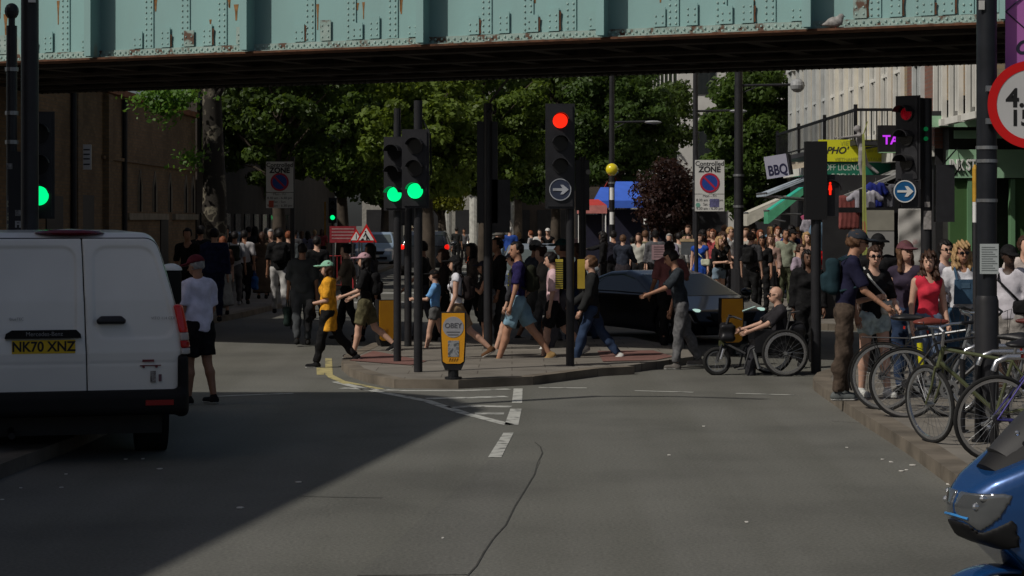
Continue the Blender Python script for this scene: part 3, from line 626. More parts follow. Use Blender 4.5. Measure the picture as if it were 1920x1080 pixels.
# right-hand terrace: pilastered window bays seen at a glancing angle
YB=brickmat((.3,.23,.14),(.24,.17,.1),(.2,.18,.15)); RB=brickmat((.22,.1,.07),(.17,.075,.05),(.15,.13,.11)); SHOP=M((.02,.02,.022),.6,0,.3,3)
WFR=M((.68,.67,.62),.7,0,.12,3,.1); BLU=M((.52,.54,.53),.6,0,.15,3)
def house(y0,y1,wall,n,label,frame=WFR,ztop=12.5,x0=8.0,ground=SHOP,gz=3.45):
    h=thing('terraced_house',label,'house',(x0,y0,0),0,'terrace on the right of the street')
    L=y1-y0
    m=MB(); m.box2((0,0,gz),(9,L-.02,ztop)); m.build('wall',wall,h)
    if gz<4:
        m=MB(); m.box2((.02,0.0,0),(9,L-.02,3.447)); m.build('shop_front',ground,h)
        m=MB(); m.box2((-.18,0,3.3),(.0,L-.02,3.5)); m.build('fascia',WFR if n%2 else DGREY,h)
    m=MB(); m.box2((-.25,0,ztop),(9,L-.02,ztop+.25)); m.build('cornice',frame,h)
    bay=L/n
    for i in range(n):
        c=bay*(i+.5)
        for zz,hh in((4.05,2.15),(7.2,1.9),(10,1.5)):
            m=MB(); w_=.52
            w_=min(.36,bay*.25); m.box2((-.085,c-w_-.08,zz-.1),(0,c-w_,zz+hh+.1)); m.box2((-.085,c+w_,zz-.1),(0,c+w_+.08,zz+hh+.1)); m.box2((-.12,c-w_-.2,zz+hh+.1),(0,c+w_+.2,zz+hh+.3)); m.box2((-.13,c-w_-.2,zz-.22),(0,c+w_+.2,zz-.1))
            fr=m.build('window',frame,h)
            m=MB(); m.box2((-.012,c-w_,zz-.1),(-.002,c+w_,zz+hh+.1)); m.build('pane',GLASS,fr)
            m=MB(); m.box2((-.05,c-.03,zz),(-.015,c+.03,zz+hh)); m.box2((-.06,c-w_,zz+hh*.5),(-.015,c+w_,zz+hh*.5+.07)); m.build('sash',frame,fr)
    return h
house(36.1,40.4,YB,3,gz=4.3,label='nearest yellow brick terraced house with white window surrounds above the green shop')
house(40.4,43.2,RB,1,'narrow red brick terraced house next to the yellow brick one',BLU)
house(43.2,47.6,YB,3,'yellow brick terraced house with pale windows behind the statue')
house(47.6,53.5,M((.5,.44,.3),.8,0,.15,2),4,'cream rendered terraced house with tall white window surrounds behind the railing')
house(53.5,61.5,M((.4,.35,.27),.8,0,.15,2),5,'far grey rendered terraced house with closely set white windows',BLU)
house(66,84,M((.45,.44,.42),.8,0,.15,2),7,'white rendered terraced house partly hidden behind the dense green tree',x0=8.9,ztop=13)
# balcony railing
t=thing('balcony','black iron balcony railing along the cream house front','balcony',(7.15,44.4,0)); m=MB(); m.box2((0,0,3.66),(.85,13.2,3.76)); m.build('floor_slab',DGREY,t)
m=MB(); m.box2((-.02,0,4.36),(.03,13.2,4.42)); m.box2((-.02,0,3.82),(.02,13.2,3.85)); m.box2((0,-.02,4.36),(.85,.02,4.42)); m.build('rail',BLK,t)
m=MB(); y=0
while y<13.2: m.box2((-.008,y,3.76),(.008,y+.014,4.36)); y+=.21
x=.1
while x<.85: m.box2((x,-.012,3.74),(x+.022,.012,4.36)); x+=.11
m.build('balusters',BLK,t)
for y in(0,4.4,8.8,13.1): m=MB(); m.box2((-.035,y-.035,3.76),(.035,y+.035,4.5)); m.build('post',BLK,t)
# green corner shop facing the camera
GRN=M((.15,.3,.16),.55,0,.15,2); GRL=M((.3,.5,.33),.55,0,.1,2); GRD=M((.06,.13,.045),.55,0,.15,2)
t=thing('corner_shop','green painted corner shop with white raised lettering under a canopy','shop',(8.16,39.5,-.3)); t.scale=(1.142,)*3
m=MB(); m.box2((0,.3,0),(5,1.4,3.6)); m.build('wall',M((.03,.03,.028),.7),t)
m=MB(); m.box2((-.05,.0,2.78),(5,.29,3.24)); m.build('fascia_board',GRL,t)
m=MB(); m.prism([(-.55,-.1),(5,-.25),(5,.3),(-.55,.9)],3.70,3.86); c_=m.build('canopy',DGREY,t)
m=MB(); m.add([(-.5,-.12,3.60),(5,-.27,3.60),(5,-.27,3.78),(-.5,-.12,3.78),(-.5,-.103,3.60),(5,-.253,3.60),(5,-.253,3.78),(-.5,-.103,3.78)],[(0,1,2,3),(7,6,5,4),(0,4,5,1),(3,2,6,7),(0,3,7,4),(1,5,6,2)]); m.build('canopy_edge',GRL,c_)
m=MB(); m.box2((.03,.02,3.42),(1.0,.06,3.55)); m.build('light_strip',GRL,t)
m=MB(); m.box2((-.02,.1,0),(.32,.28,2.77)); m.box2((.62,.1,0),(.74,.28,2.77)); m.box2((1.0,.1,0),(5,.28,2.77)); m.build('pilasters',GRD,t)
for x in(.25,.95,1.35): m=MB(); m.box2((x,.03,0),(x+.07,.22,2.76)); m.build('jamb',GRN,t)
m=MB(); m.box2((.33,.2,.1),(.61,.26,2.7)); m.build('door',SHOP,t)
text('INK STREET',.25,M((.7,.7,.68),.5,0,.05),t,(-.06,-.03,2.98),bold=.006,depth=.025,sx=.56,align='LEFT')
# rear of corner shop roof edge with pots
for i,(px,py) in enumerate(((1797,222),(1815,224),(1826,226))):
    x,z=XZ(px,py,36.0); t=thing('plant_pot',('terracotta pot with a spiky green plant on the canopy','red pot with drooping stems beside the spiky plant','small red pot at the right end of the canopy pots')[i],'plant pot',(XZ(px,py,39.0)[0],39.0,4.14)); m=MB(); m.disc((0,0,.1),.07,.2,'z',12,r2=.1); m.build('pot',M((.18,.06,.04),.8),t)
    m=MB()
    for _ in range(26):
        a=rng.uniform(0,6.28); h=rng.uniform(.15,.42)*(1.3-.3*i); d=rng.uniform(.03,.2); m.add([(0,0,.2),(d*.5*math.cos(a)-.012,d*.5*math.sin(a),.2+h*.6),(d*math.cos(a),d*math.sin(a),.2+h*(.9-d)),(d*.5*math.cos(a)+.014,d*.5*math.sin(a),.2+h*.55)],[(0,1,2,3)])
    m.build('leaves',M((.16,.19,.05),.7,0,.4,9),t,norm=False)
# projecting shop signs
def board(name,label,px0,px1,py0,py1,Y,mat,d=.12,tilt=0,cat='sign'):
    x0,z1=XZ(px0,py0,Y);x1,z0=XZ(px1,py1,Y); t=thing(name,label,cat,((x0+x1)/2,Y,(z0+z1)/2)); t.rotation_euler=(0,tilt,0)
    w_,h=(x1-x0),(z1-z0); m=MB(); m.box2((-w_/2,-d/2,-h/2),(w_/2,d/2,h/2)); m.build('panel',mat,t); return t,w_,h
YS=M((.62,.62,.02),.6,0,.05,2); GS=M((.01,.14,.085),.6,0,.1,2)
t,w_,h=board('shop_sign','bright yellow noodle restaurant sign reading PHO behind the statue','1' and 1535,1700,262,303,45.2,YS)
text("PHO'",.2,DGREY,t,(-.56,-.065,-.0),bold=.004,shear=.3); text('VIETNAMESE',.13,M((.45,.45,.05)),t,(-.12,-.065,.15)); text('VIETNAMESE RESTAURANT',.1,M((.35,.36,.05)),t,(0,-.065,-.19)); text('ăn ngon',.12,M((.35,.36,.05)),t,(.28,-.065,0),shear=.4)
t,w_,h=board('shop_sign','dark green off licence sign below the yellow restaurant sign',1535,1702,305,338,45.25,GS)
text('OFF LICENCE',.19,M((.5,.6,.52)),t,(-.42,-.065,.08),sx=.72); text('OPEN 24',.19,M((.5,.6,.52)),t,(-.40,-.065,-.12),sx=.85)
t,w_,h=board('shop_sign','tilted pale lilac square sign reading BBQ',1436,1476,291,333,55,M((.42,.42,.52),.6,0,.05,2),.25,R(-9))
text('BBQ',.36,M((.02,.02,.06)),t,(.0,-.13,-.1),bold=.01,sx=.72); m=MB(); m.box2((.29,-.3,-.27),(.36,.3,.27)); m.build('side_box',BLK,t); m=MB(); m.tube([(.3,0,.2),(1.6,0,.0)],.03,6); m.build('bracket',BLK,t)
t,w_,h=board('led_sign','black framed LED screen sign showing purple letters','1' and 1646,1684,235,286,43.5,BLK,.1)
text('TATTOO',.26,M((.55,.04,.9),.5,0,0,emit=.7),t,(.42,-.055,-.03),depth=.003,bold=.006); m=MB(); m.tube([(-.2,-.06,-.28),(.2,-.06,-.28)],.012,5); m.build('strip',M((.2,.35,.2)),t)
# statue on the facade
t=thing('facade_statue','grey stone-coloured figure leaning from the facade with one arm stretched out','statue',(7.2,43.9,2.93),R(80)); t.scale=(.8,.8,.64)
G_=M((.26,.25,.25),.85,0,.25,7,.3); J=skeleton((5,10,-15,30),(80,10,5,-10,40,20),8,(0,0),False)
def fst(p):
    d=cap(p,J['pel'],J['wst'],.13,.12,.7); d=smin(d,cap(p,J['wst'],J['chs'],.12,.15,.7),.05); d=smin(d,cap(p,J['sdL'],J['sdR'],.07,.07),.05)
    for n in'LR':
        d=smin(d,cap(p,J['hip'+n],J['kn'+n],.09,.06),.03);d=smin(d,cap(p,J['kn'+n],J['an'+n],.06,.04),.02);d=smin(d,cap(p,J['sd'+n],J['el'+n],.06,.04),.03);d=smin(d,cap(p,J['el'+n],J['wr'+n],.04,.03),.02);d=smin(d,ell(p,J['wr'+n]+J['hv'+n]*.09,(.04,.03,.06)),.02)
    d=smin(d,cap(p,J['nk0'],J['nk1'],.055,.05),.03); return smin(d,ell(p,J['hd'],(.08,.1,.12)),.02)
sdf('figure',fst,(-.5,-.6,0),(.5,.9,1.9),.03,G_,t)
m=MB(); m.tube([(0,-.1,1.0),(.3,-.9,1.2)],.03,6); m.build('bracket',BLK,t)
# awnings
def awning(label,px,Y0,Y1,xo,z1,z0,mat,vh=.2,vm=None,stripes=0,name='awning'):
    t=thing(name,label,'awning',(8,Y0,0)); L=Y1-Y0; X=xo-8
    m=MB(); m.slab([(0,z1),(X,z0),(X,z0-.025),(0,z1-.025)],'y',0,L); m.build('canvas',mat,t)
    m=MB(); n=max(6,int(L*6)); 
    m.box2((X-.015,0,z0-vh),(X+.0,L,z0-.027)); m.slab([(X+.002,z0-.03),(0,z1-.03),(0,z1-vh*.6),(X+.002,z0-vh)],'y',-.001,.012); m.build('valance',vm or mat,t)
    m=MB(); m.tube([(X+.03,.05,z0-.06),(-.05,.05,z1-.75)],.02,6); m.tube([(X+.03,L-.05,z0-.06),(-.05,L-.05,z1-.75)],.02,6); m.tube([(X,0,z0),(X,L,z0)],.03,6); m.build('arm',STEEL,t); return t
AG=M((.03,.42,.3),.8,0,.1,3); CRM=M((.52,.5,.43),.85,0,.2,6)
awning('emerald green awning over a shop front in the right-hand street',0,58.6,59.6,7.05,3.0,2.35,AG,.36,M((.08,.36,.2),.8))
awning('cream fringed awning beyond the green one',0,62,63.6,6.85,2.8,2.3,CRM,.38)
awning('pale blue grey awning sloping down below the BBQ sign',0,54.5,56.6,6.5,3.35,2.78,M((.36,.42,.48),.8),.08)
t=awning('grey slatted awning over the clothes rail beside the signal',0,42.6,44.9,6.55,3.15,2.55,M((.27,.27,.26),.8,0,.35,2),.1)
# clothes shop: panels, banner, hanging garments
def wallpanel(name,label,px0,px1,py0,py1,Y,mat,d=.05,cat='panel'):
    return board(name,label,px0,px1,py0,py1,Y,mat,d,cat=cat)
wallpanel('stall_screen','upper beige board of the stall front between dark posts',1624,1676,394,432,41.6,M((.27,.26,.22),.8,0,.2,3),cat='board'); wallpanel('stall_screen','lower grey board of the stall front behind the black hooded person',1624,1676,434,520,41.6,M((.27,.265,.26),.8,0,.12,3),cat='board')
m=MB(); 
t=thing('market_stall','dark framed clothes stall with black posts beside the terrace','stall',(0,41.7,0))
for px in(1617,1681,1730): x,_=XZ(px,400,41.7); m=MB(); m.box2((x-.05,0,0),(x+.05,.1,2.7)); m.build('post',BLK,t)
m=MB(); xa,_=XZ(1560,390,41.7);xb,_=XZ(1735,390,41.7); m.box2((xa,-.05,2.24),(xb,.05,2.34)); m.build('beam',BLK,t)
m=MB(); m.box2((xa,1.2,0),(xb+.3,1.3,3)); m.build('back_wall',SHOP,t)
x0,z1=XZ(1684,391,41.4);x1,z0=XZ(1728,506,41.4)
def fbn(p): return np.maximum(np.abs(p[1]-.022*np.sin(p[0]*14+p[2]*5)-.012*np.sin(p[2]*17-p[0]*11))-.012,rbox((p[0],p[1]*0,p[2]),((x0+x1)/2,0,(z0+z1)/2),((x1-x0)/2,1,(z1-z0)/2),.02))
o=sdf('crumpled_banner',fbn,(x0,-.1,z0),(x1,.1,z1),.014,ramp_mat('banner_cloth',[(.3,(.25,.12,.12)),(.36,(.34,.33,.32)),(.7,(.4,.39,.37))],1.5,4,.8,.3)[0]); o.location=(0,41.4,0); tag(o,'crumpled off-white banner with faded red print hung beside the post','banner')
def garment(label,px,py,w_,h,Y,col,sl=True,cat='shirt',name='hanging_shirt'):
    x,z=XZ(px,py,Y); t=thing(name,label,cat,(x,Y,z))
    def f(p):
        d=np.maximum(rbox(p,(0,0,-h*.5),(w_*.5,.06,h*.5),.05),-ell(p,(0,0,.02),(w_*.18,.1,.06)))
        if sl: 
            for q in(-1,1): d=smin(d,cap(p,(q*w_*.42,0,-.06),(q*w_*.78,0,-h*.38),.075,.06,.7),.03)
        return d+.006*np.sin(p[0]*70+3*np.sin(p[2]*4))
    sdf('cloth',f,(-w_,-.12,-h-.05),(w_,.12,.05),.022,cloth(col),t); m=MB(); m.tube([(-w_*.4,0,-.03),(0,0,.03),(w_*.4,0,-.03)],.01,4); m.tube([(0,0,.03),(0,0,.1)],.006,4); m.build('hanger',STEEL,t)
garment('long dusty red dress hanging left of the feather flag',1592,366,.42,.68,42.2,(.2,.06,.055),False,'dress','hanging_dress')
garment('pale grey shirt hanging beside the red dress',1622,358,.4,.42,42.0,(.36,.35,.4)); garment('royal blue shirt hanging right of the grey shirt',1642,343,.26,.5,42.3,(.02,.03,.2)); garment('grey hooded top hanging next to the blue shirt',1662,346,.3,.48,42.4,(.12,.12,.14)); garment('pale lilac long top hanging at the rail end',1678,350,.2,.45,42.5,(.16,.15,.18))
garment('light blue denim shirt hanging in the shop doorway',1533,418,.2,.7,47,(.15,.24,.34)); garment('white and grey top hanging left of the blue denim shirt',1515,412,.16,.55,47.2,(.3,.28,.32))
t=thing('feather_flag','tall yellow green feather flag on a thin pole by the clothes stall','flag',(XZ(1619,500,40.5)[0],40.5,.12))
m=MB(); m.tube([(0,0,0),(0,0,3.0),(.0,0,3.6),(.08,0,3.85)],[.02,.018,.012,.008],6); m.build('pole',M((.3,.32,.1)),t)
x,z=0,0; m=MB(); m.slab([(-.02,1.3),(.075,1.3),(.07,1.7),(.05,2.3),(.035,3.0),(.02,3.6),(-.025,3.6)],'y',-.012,.0); m.build('cloth',M((.34,.38,.1),.8,0,.1,3),t)
m=MB(); m.slab([(-.022,1.62),(.06,1.62),(.03,1.95),(-.022,1.95)],'y',-.014,-.0125); m.build('orange_panel',M((.5,.2,.1)),t)
# small arrow awning in pink
t,w_,h=board('hanging_flag','small pink and white pennant hanging above the crowd',1503,1517,402,415,50,M((.6,.12,.25)),.02,R(-25),cat='pennant')
# ------------------------------------------------------------ far street backdrop buildings
def block(label,x0,x1,y0,y1,h,mat,name='street_building'):
    t=thing(name,label,'building',(x0,y0,0)); m=MB(); m.box2((0,0,0),(x1-x0,y1-y0,h)); m.build('wall',mat,t); m=MB(); m2=MB()
    n=max(1,int((x1-x0)/2.2))
    for i in range(n):
        for zz in(4.2,7.4,10.4):
            if zz+1.8<h: m.box2(((i+.3)*(x1-x0)/n,-.05,zz),((i+.7)*(x1-x0)/n,.0-.002,zz+1.8))
    if m.v: m.build('windows',GLASS,t)
    m=MB(); 
    for i in range(n): m.box2(((i+.1)*(x1-x0)/n,-.06,.3),((i+.9)*(x1-x0)/n,-.002,2.7))
    m.build('shop_window',SHOP,t)
    if (y1-y0)>20:
        q=0 if x0>0 else x1-x0
        for i in range(int((y1-y0)/2.6)):
            for zz in(.3,4.2,7.4):
                if i>9: continue
                m=MB(); m.box2((q-.05,i*2.6+.6,zz),(q+.05,i*2.6+1.9,zz+2)); m.build('window',GLASS,t)
    return t
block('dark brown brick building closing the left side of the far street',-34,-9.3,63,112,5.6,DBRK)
block('pale stone building far down the street behind the trees',-9,-1,128,140,13,M((.3,.29,.26),.8))
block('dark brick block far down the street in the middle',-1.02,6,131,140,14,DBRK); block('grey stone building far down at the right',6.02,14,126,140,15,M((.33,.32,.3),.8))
block('white rendered building behind the right-hand trees',7.0,16,90,118,16,M((.6,.59,.56),.8,0,.1,2))
WP=M((.5,.5,.46),.8)
for i,px in enumerate((838,889,558,598,524,578,966)):
    Y=104+i*1.7; x,_=XZ(px,400,Y); t=thing('white_column',('white stone column far off left of the small white van','pale column just right of the far white van','thin white column far left under the zone sign','grey white column left of the far green signal','bright narrow column behind the left crowd','pale post between the left pedestrians','white column at the centre behind the traffic')[i],'column',(x,Y,0)); m=MB(); m.disc((0,0,1.7),.24,3.2,'z',12); m.build('shaft',WP,t); m=MB(); m.box((0,0,.05),(.6,.6,.1)); m.box((0,0,3.38),(.6,.6,.14)); m.build('capital',WP,t)
# ------------------------------------------------------------ trees
LC={}
def leafmat(c):
    if c in LC: return LC[c]
    m=M(c,.5,0,.5,.8,spec=.3).copy(); t=m.node_tree; p=t.nodes['Principled BSDF']; o=[n for n in t.nodes if n.type=='OUTPUT_MATERIAL'][0]
    tr=t.nodes.new('ShaderNodeBsdfTranslucent'); tr.inputs[0].default_value=(c[0]*1.6,c[1]*1.5,c[2]*.9,1); mx=t.nodes.new('ShaderNodeMixShader'); mx.inputs[0].default_value=.42
    t.links.new(p.outputs[0],mx.inputs[1]); t.links.new(tr.outputs[0],mx.inputs[2]); t.links.new(mx.outputs[0],o.inputs[0]); LC[c]=m; return m
def tree(name,label,px,Y,zc,rr,nc,nl,col,ls=.16,trunk=.2,zlo=None,x=None,group='trees along the street',lean=0,cr=.55,trunk_mat=None):
    nc=int(nc*1.7); nl=int(nl*.62); cr=cr*.85; col=(col[0]*1.32,col[1]*1.0,col[2]*1.1)
    if x is None: x=XZ(px,400,Y)[0]
    rn=np.random.RandomState(int(px)+int(Y)); t=thing(name,label,'tree',(x,Y,0),0,group)
    m=MB(); top=zc+rr[2]*.4; m.tube([(0,0,0),(.05,0,zc*.35),(-.04+lean,.1,zc*.7),(lean,0,top)],[trunk*1.35,trunk,trunk*.75,trunk*.25],9)
    C=[]
    for i in range(nc):
        while 1:
            q=rn.uniform(-1,1,3)
            if q@q<1 and q@q>.12: break
        c=np.array([q[0]*rr[0]+lean,q[1]*rr[1],zc+q[2]*rr[2]]); C.append(c)
        if i%3==0:
            b0=Vector((lean*.7,0,max(zc*.55,c[2]-abs(c[0])*.8-.6))); m.tube([b0,(b0+Vector(c))/2+Vector((0,0,.15)),Vector(c)],[trunk*.3,trunk*.17,trunk*.05],5)
    m.build('trunk',trunk_mat or M((.07,.055,.042),.9,0,.5,3,.5),t,smooth=True)
    nl=int(nl*2.1); ls*=.64
    C=np.array(C); n=nc*nl; ci=np.repeat(np.arange(nc),nl); u=rn.normal(size=(n,3)); u/=np.linalg.norm(u,axis=1)[:,None]
    rad=cr*rn.uniform(.35,1.05,n)**.6*rn.uniform(.7,1.3,nc)[ci]; pos=C[ci]+u*rad[:,None]*[1,1,.7]
    nm=u+rn.normal(size=(n,3))*.7+[0,0,.35]; nm/=np.linalg.norm(nm,axis=1)[:,None]; a=np.cross(nm,rn.normal(size=(n,3))); a/=np.linalg.norm(a,axis=1)[:,None]; b=np.cross(nm,a)
    s_=ls*rn.uniform(.5,1.15,n)[:,None]; a*=s_;b*=s_*.62
    V=np.stack([pos-a,pos-b+nm*s_*.12,pos+a,pos+b+nm*s_*.12],1).reshape(-1,3); Q=np.arange(n*4).reshape(-1,4)
    npmesh('crown',V,Q,leafmat(col),t,smooth=False); return t
tree('plane_tree','mottled plane tree trunk by the chapel with a few low sunlit sprigs',398,48,7.6,(2.6,2.6,1.7),70,130,(.075,.16,.03),.14,.27,trunk_mat=ramp_mat('plane_bark',[(.5,(.018,.014,.01)),(.57,(.17,.15,.11)),(.62,(.03,.024,.016))],3,6,.9,.4)[0])
for i,(px,py,n_) in enumerate(((318,187,26),(345,178,16),(310,205,8),(362,295,9),(335,200,12))):
    pass
tree('leafy_tree','dark dense tree behind the left zone sign',520,64,5.9,(2.3,2.3,2.7),60,150,(.05,.11,.02),.17)
tree('leafy_tree','tall broad tree left of the twin signals',640,72,5.6,(2.4,2.6,2.9),80,160,(.06,.13,.022),.18)
tree('leafy_tree','bright sunlit tree directly behind the twin traffic signals',800,64,4.9,(1.9,1.9,2.1),70,160,(.10,.19,.03),.17)
tree('leafy_tree','wide tree filling the middle behind the dark signal backs',905,82,6.2,(2.6,2.6,3.3),90,160,(.085,.17,.028),.19)
tree('leafy_tree','dark tree behind the red traffic light',1040,88,6.4,(2.6,2.6,3.2),80,150,(.05,.11,.022),.19)
tree('leafy_tree','dark tree behind the yellow beacon globe',1165,80,5.9,(2.1,2.1,2.3),75,140,(.045,.105,.022),.18)
tree('leafy_tree','low yellow green tree between the twin signals and the dark column',828,95,3.9,(1.5,1.5,1.5),40,120,(.13,.19,.02),.17)
tree('leafy_tree','small ragged tree beside the white far building',1262,84,6.1,(.8,1.2,1.6),26,110,(.05,.105,.022),.16)
tree('dense_tree','dense dark green tree in front of the terrace on the right',1403,68,4.8,(1.4,1.6,2.7),95,170,(.055,.125,.022),.15,cr=.5)
tree('copper_tree','small copper purple tree beside the controlled zone sign',1256,60,2.7,(.8,.9,1.0),30,150,(.036,.024,.02),.1,.07,cr=.5)
tree('leafy_tree','far tree over the left crowd',450,80,6.0,(2.3,2.3,3.2),60,140,(.045,.1,.02),.18)
tree('leafy_tree','far dark tree closing the street in the centre',970,108,6.8,(4.2,2,3.8),110,150,(.04,.095,.02),.24,cr=.9)
tree('leafy_tree','far dark tree closing the street left of centre',720,112,7.0,(4.2,2,4.0),110,150,(.045,.1,.02),.24,cr=.9)
tree('leafy_tree','far dark tree behind the small ragged tree',1130,110,7.5,(2.6,2,3.4),70,140,(.04,.09,.02),.24,cr=.9)
# hanging sprigs of the plane tree as one of its low branches
def sprig(px,py,Y,n,label,parent):
    rn=np.random.RandomState(px); c=P(px,py,Y)-parent.location; N=n*34
    pos=np.array(c)+rn.normal(size=(N,3))*[.16+.01*n,.2,.12+.004*n]; nm=rn.normal(size=(N,3))+[-.4,-.2,.8]; nm/=np.linalg.norm(nm,axis=1)[:,None]; a=np.cross(nm,rn.normal(size=(N,3))); a/=np.linalg.norm(a,axis=1)[:,None]; b=np.cross(nm,a); s_=rn.uniform(.03,.075,N)[:,None]
    V=np.stack([pos-a*s_,pos-b*s_*.7,pos+a*s_,pos+b*s_*.7],1).reshape(-1,3); o=npmesh('hanging_sprig',V,np.arange(N*4).reshape(-1,4),leafmat((.11,.22,.04)),parent,smooth=False)['kind']='stuff'
pt=[o for o in bpy.data.objects if o.name=='plane_tree'][0]
for a in((285,182,47,9),(312,188,47,12),(335,182,47,9),(310,212,47,5),(360,297,47.5,5)): sprig(*a,'',pt)
# ------------------------------------------------------------ traffic signals, signs, posts
GE=M((0,1,.25),.4,0,0,emit=1.5); RE=M((1,.02,.005),.4,0,0,emit=1.6); LEN=M((.015,.015,.016),.2,0,0); SIG=M((.022,.022,.025),.42,0,.25,6,.1); BLUE=M((.01,.07,.2),.4,0,.05); RED=M((.6,.01,.01),.5,0,.05)
def pole(par,r,z1,mat=SIG,z0=0,name='pole'): m=MB(); m.tube([(0,0,z0),(0,0,z1)],r,12); return m.build(name,mat,par,smooth=True)
def head(par,c,rz,lit,n=3,arrow=False,w_=.33,ash=.32):
    h=bpy.data.objects.new('signal_head',None); COL.objects.link(h); h.parent=par; h.location=c; h.rotation_euler=(0,0,rz)
    H=n*ash+.1+(.34 if arrow else 0)
    m=MB(); m.box2((-w_/2,-.0,-H),(w_/2,.16,0)); m.box2((-w_/2-.03,.02,-H-.03),(w_/2+.03,.03,.03)); m.build('housing',SIG,h)
    for i in range(n):
        z=-.05-ash*(i+.5); on=lit==i
        m=MB(); m.disc((0,-.01,z),.1,.03,'y',24); m.build('lens',(RE if i==0 else GE) if on else LEN,h)
        m=MB(); m.ring((0,-.1,z),.108,.116,.2,'y',20,R(12),R(168)); m.build('visor',SIG,h)
    if arrow:
        z=-.05-ash*n-.16; m=MB(); m.disc((0,-.01,z),.15,.02,'y',30); d=m.build('arrow_disc',M((.035,.045,.08),.5),h); m=MB(); m.ring((0,-.022,z),.138,.15,.006,'y',30); m.slab([(-.1,z-.018),(.03,z-.018),(-.0,z-.065),(.04,z-.065),(.115,z),(.04,z+.065),(.0,z+.065),(.03,z+.018),(-.1,z+.018)],'y',-.028,-.0205); m.build('white_arrow',M((.4,.42,.46)),d)
    return h
GRP='traffic signals on the crossing island'
x,y=G(745,678,.11); t=thing('traffic_signal','left signal of the green pair, on the slimmer shorter pole','traffic signal',(x,y,.11),0,GRP)
pole(t,.055,3.45-.11); head(t,(-.03,-.14,3.26-.14),R(-14),2,w_=.27,ash=.29); m=MB(); m.tube([(0,0,3.3),(0,0,3.55)],.05,10); m.build('cap',SIG,t)
x,y=G(784,697,.11); t=thing('traffic_signal','right signal of the green pair, on the thicker taller pole','traffic signal',(x,y,.11),0,GRP)
pole(t,.058,3.55); head(t,(-.03,-.15,3.14),R(-6),2,w_=.3,ash=.29); m=MB(); m.tube([(.06,0,3.3),(.16,-.02,3.1),(.17,0,2.6),(.05,0,2.3)],.012,6); m.build('cable',BLK,t)
x,y=G(765,662,.0); t=thing('traffic_signal','dark signal seen from behind between the green pair','traffic signal',(x,y,0)); pole(t,.06,3.2); head(t,(0,.16,3.1),R(180),-1)
x,y=G(1069,685,.11); t=thing('traffic_signal','signal showing red above a turn right arrow','traffic signal',(x,y,.11),0,GRP)
pole(t,.058,3.4); head(t,(-.14,-.16,3.54),R(2),0,arrow=True,w_=.34,ash=.31)
m=MB(); m.box2((-.2,-.05,.85+.2),(-.1,.05,1.45)); m.build('push_button_box',M((.5,.4,.05),.6),t); m=MB(); m.box2((.1,-.05,1.05),(.2,.05,1.45)); m.build('push_button_box',M((.4,.28,.03),.6),t)
m=MB(); 
for k in range(12): m.box2((-.203,-.056,1.07+k*.03),(-.1,-.0505,1.08+k*.03))
m.build('ribs',BLK,t)
for i,(px,lab) in enumerate(((742,'a'),(0,''))): pass
x,y=XZ(915,400,33)[0],33; t=thing('traffic_signal','black signal column seen from behind in the middle under the bridge','traffic signal',(x,y,0)); pole(t,.07,3.9); m=MB(); m.box2((-.17,-.02,2.05),(.15,.2,3.62)); m.box2((-.02,-.02,1.9),(.34,.2,2.72)); m.build('housing',SIG,t); m=MB(); m.tube([(0,0,3.6),(.02,-.05,3.75),(.06,-.07,3.8)],[.06,.05,.03],8); m.build('camera_bracket',SIG,t)
x,y=XZ(1092,400,34)[0],34; t=thing('traffic_signal','black signal seen from behind just right of the red light','traffic signal',(x,y,0)); pole(t,.06,3.1); m=MB(); m.box2((-.11,-.05,2.25),(.11,.15,3.05)); m.build('housing',SIG,t); m=MB(); m.disc((.09,-.06,2.86),.04,.03,'y',12); m.build('sensor',M((.3,.3,.3)),t)
# right corner signals
x,y=G(1737,700,.12); y=28.8; x=XZ(1737,400,y)[0]; t=thing('traffic_signal','large sideways signal with a faint red lamp and blue turn right sign by the stall','traffic signal',(x,y,.12))
pole(t,.075,3.62); h=head(t,(-.28,-.1,3.62),R(-42),-1,w_=.32,ash=.33)
m=MB(); m.disc((0,-.02,-.215),.085,.01,'y',20); m.build('red_lamp',M((.35,.0,.01),.4,0,0,emit=.35),h)
m=MB(); m.tube([(-.08,0,3.4),(-.28,0,3.55)],.03,6); m.tube([(-.08,0,2.7),(-.28,0,2.7)],.03,6); m.build('bracket',SIG,t)
m=MB(); m.disc((-.33,-.2,2.36),.15,.012,'y',32); d=m.build('arrow_sign',M((.01,.1,.26),.4,0,.05),t); m=MB(); m.ring((-.33,-.208,2.36),.136,.15,.004,'y',32); m.slab([(-.43,2.345),(-.30,2.345),(-.33,2.29),(-.29,2.29),(-.215,2.36),(-.29,2.43),(-.33,2.43),(-.30,2.375),(-.43,2.375)],'y',-.214,-.2065); m.build('white_arrow',WHT,d)
m=MB(); m.box2((-.36,-.16,2.15),(-.14,-.1,2.6)); m.build('backing',SIG,t)
m=MB()
for zz in(3.2,3.07): m.disc((-.03,-.12,zz),.03,.03,'y',14)
m.build('green_lamp',M((.0,.22,.06),.4,0,0,emit=.25),t)
m=MB(); m.box2((.12,-.1,1.95),(.36,.12,2.72)); m.build('rear_housing',SIG,t); m=MB(); m.tube([(.2,0,2.7),(.42,0,2.95),(.46,0,2.7),(.36,0,2.55)],.012,6); m.build('cable',BLK,t)
m=MB(); m.box2((-.05,-.085,1.85),(.05,-.06,2.1)); m.box2((-.04,-.085,2.15),(.03,-.07,2.22)); m.build('sticker',M((.3,.28,.27),.8,0,.4,20),t)
y=27.3; x=XZ(1530,400,y)[0]; y=29.2; x=XZ(1530,400,y)[0]
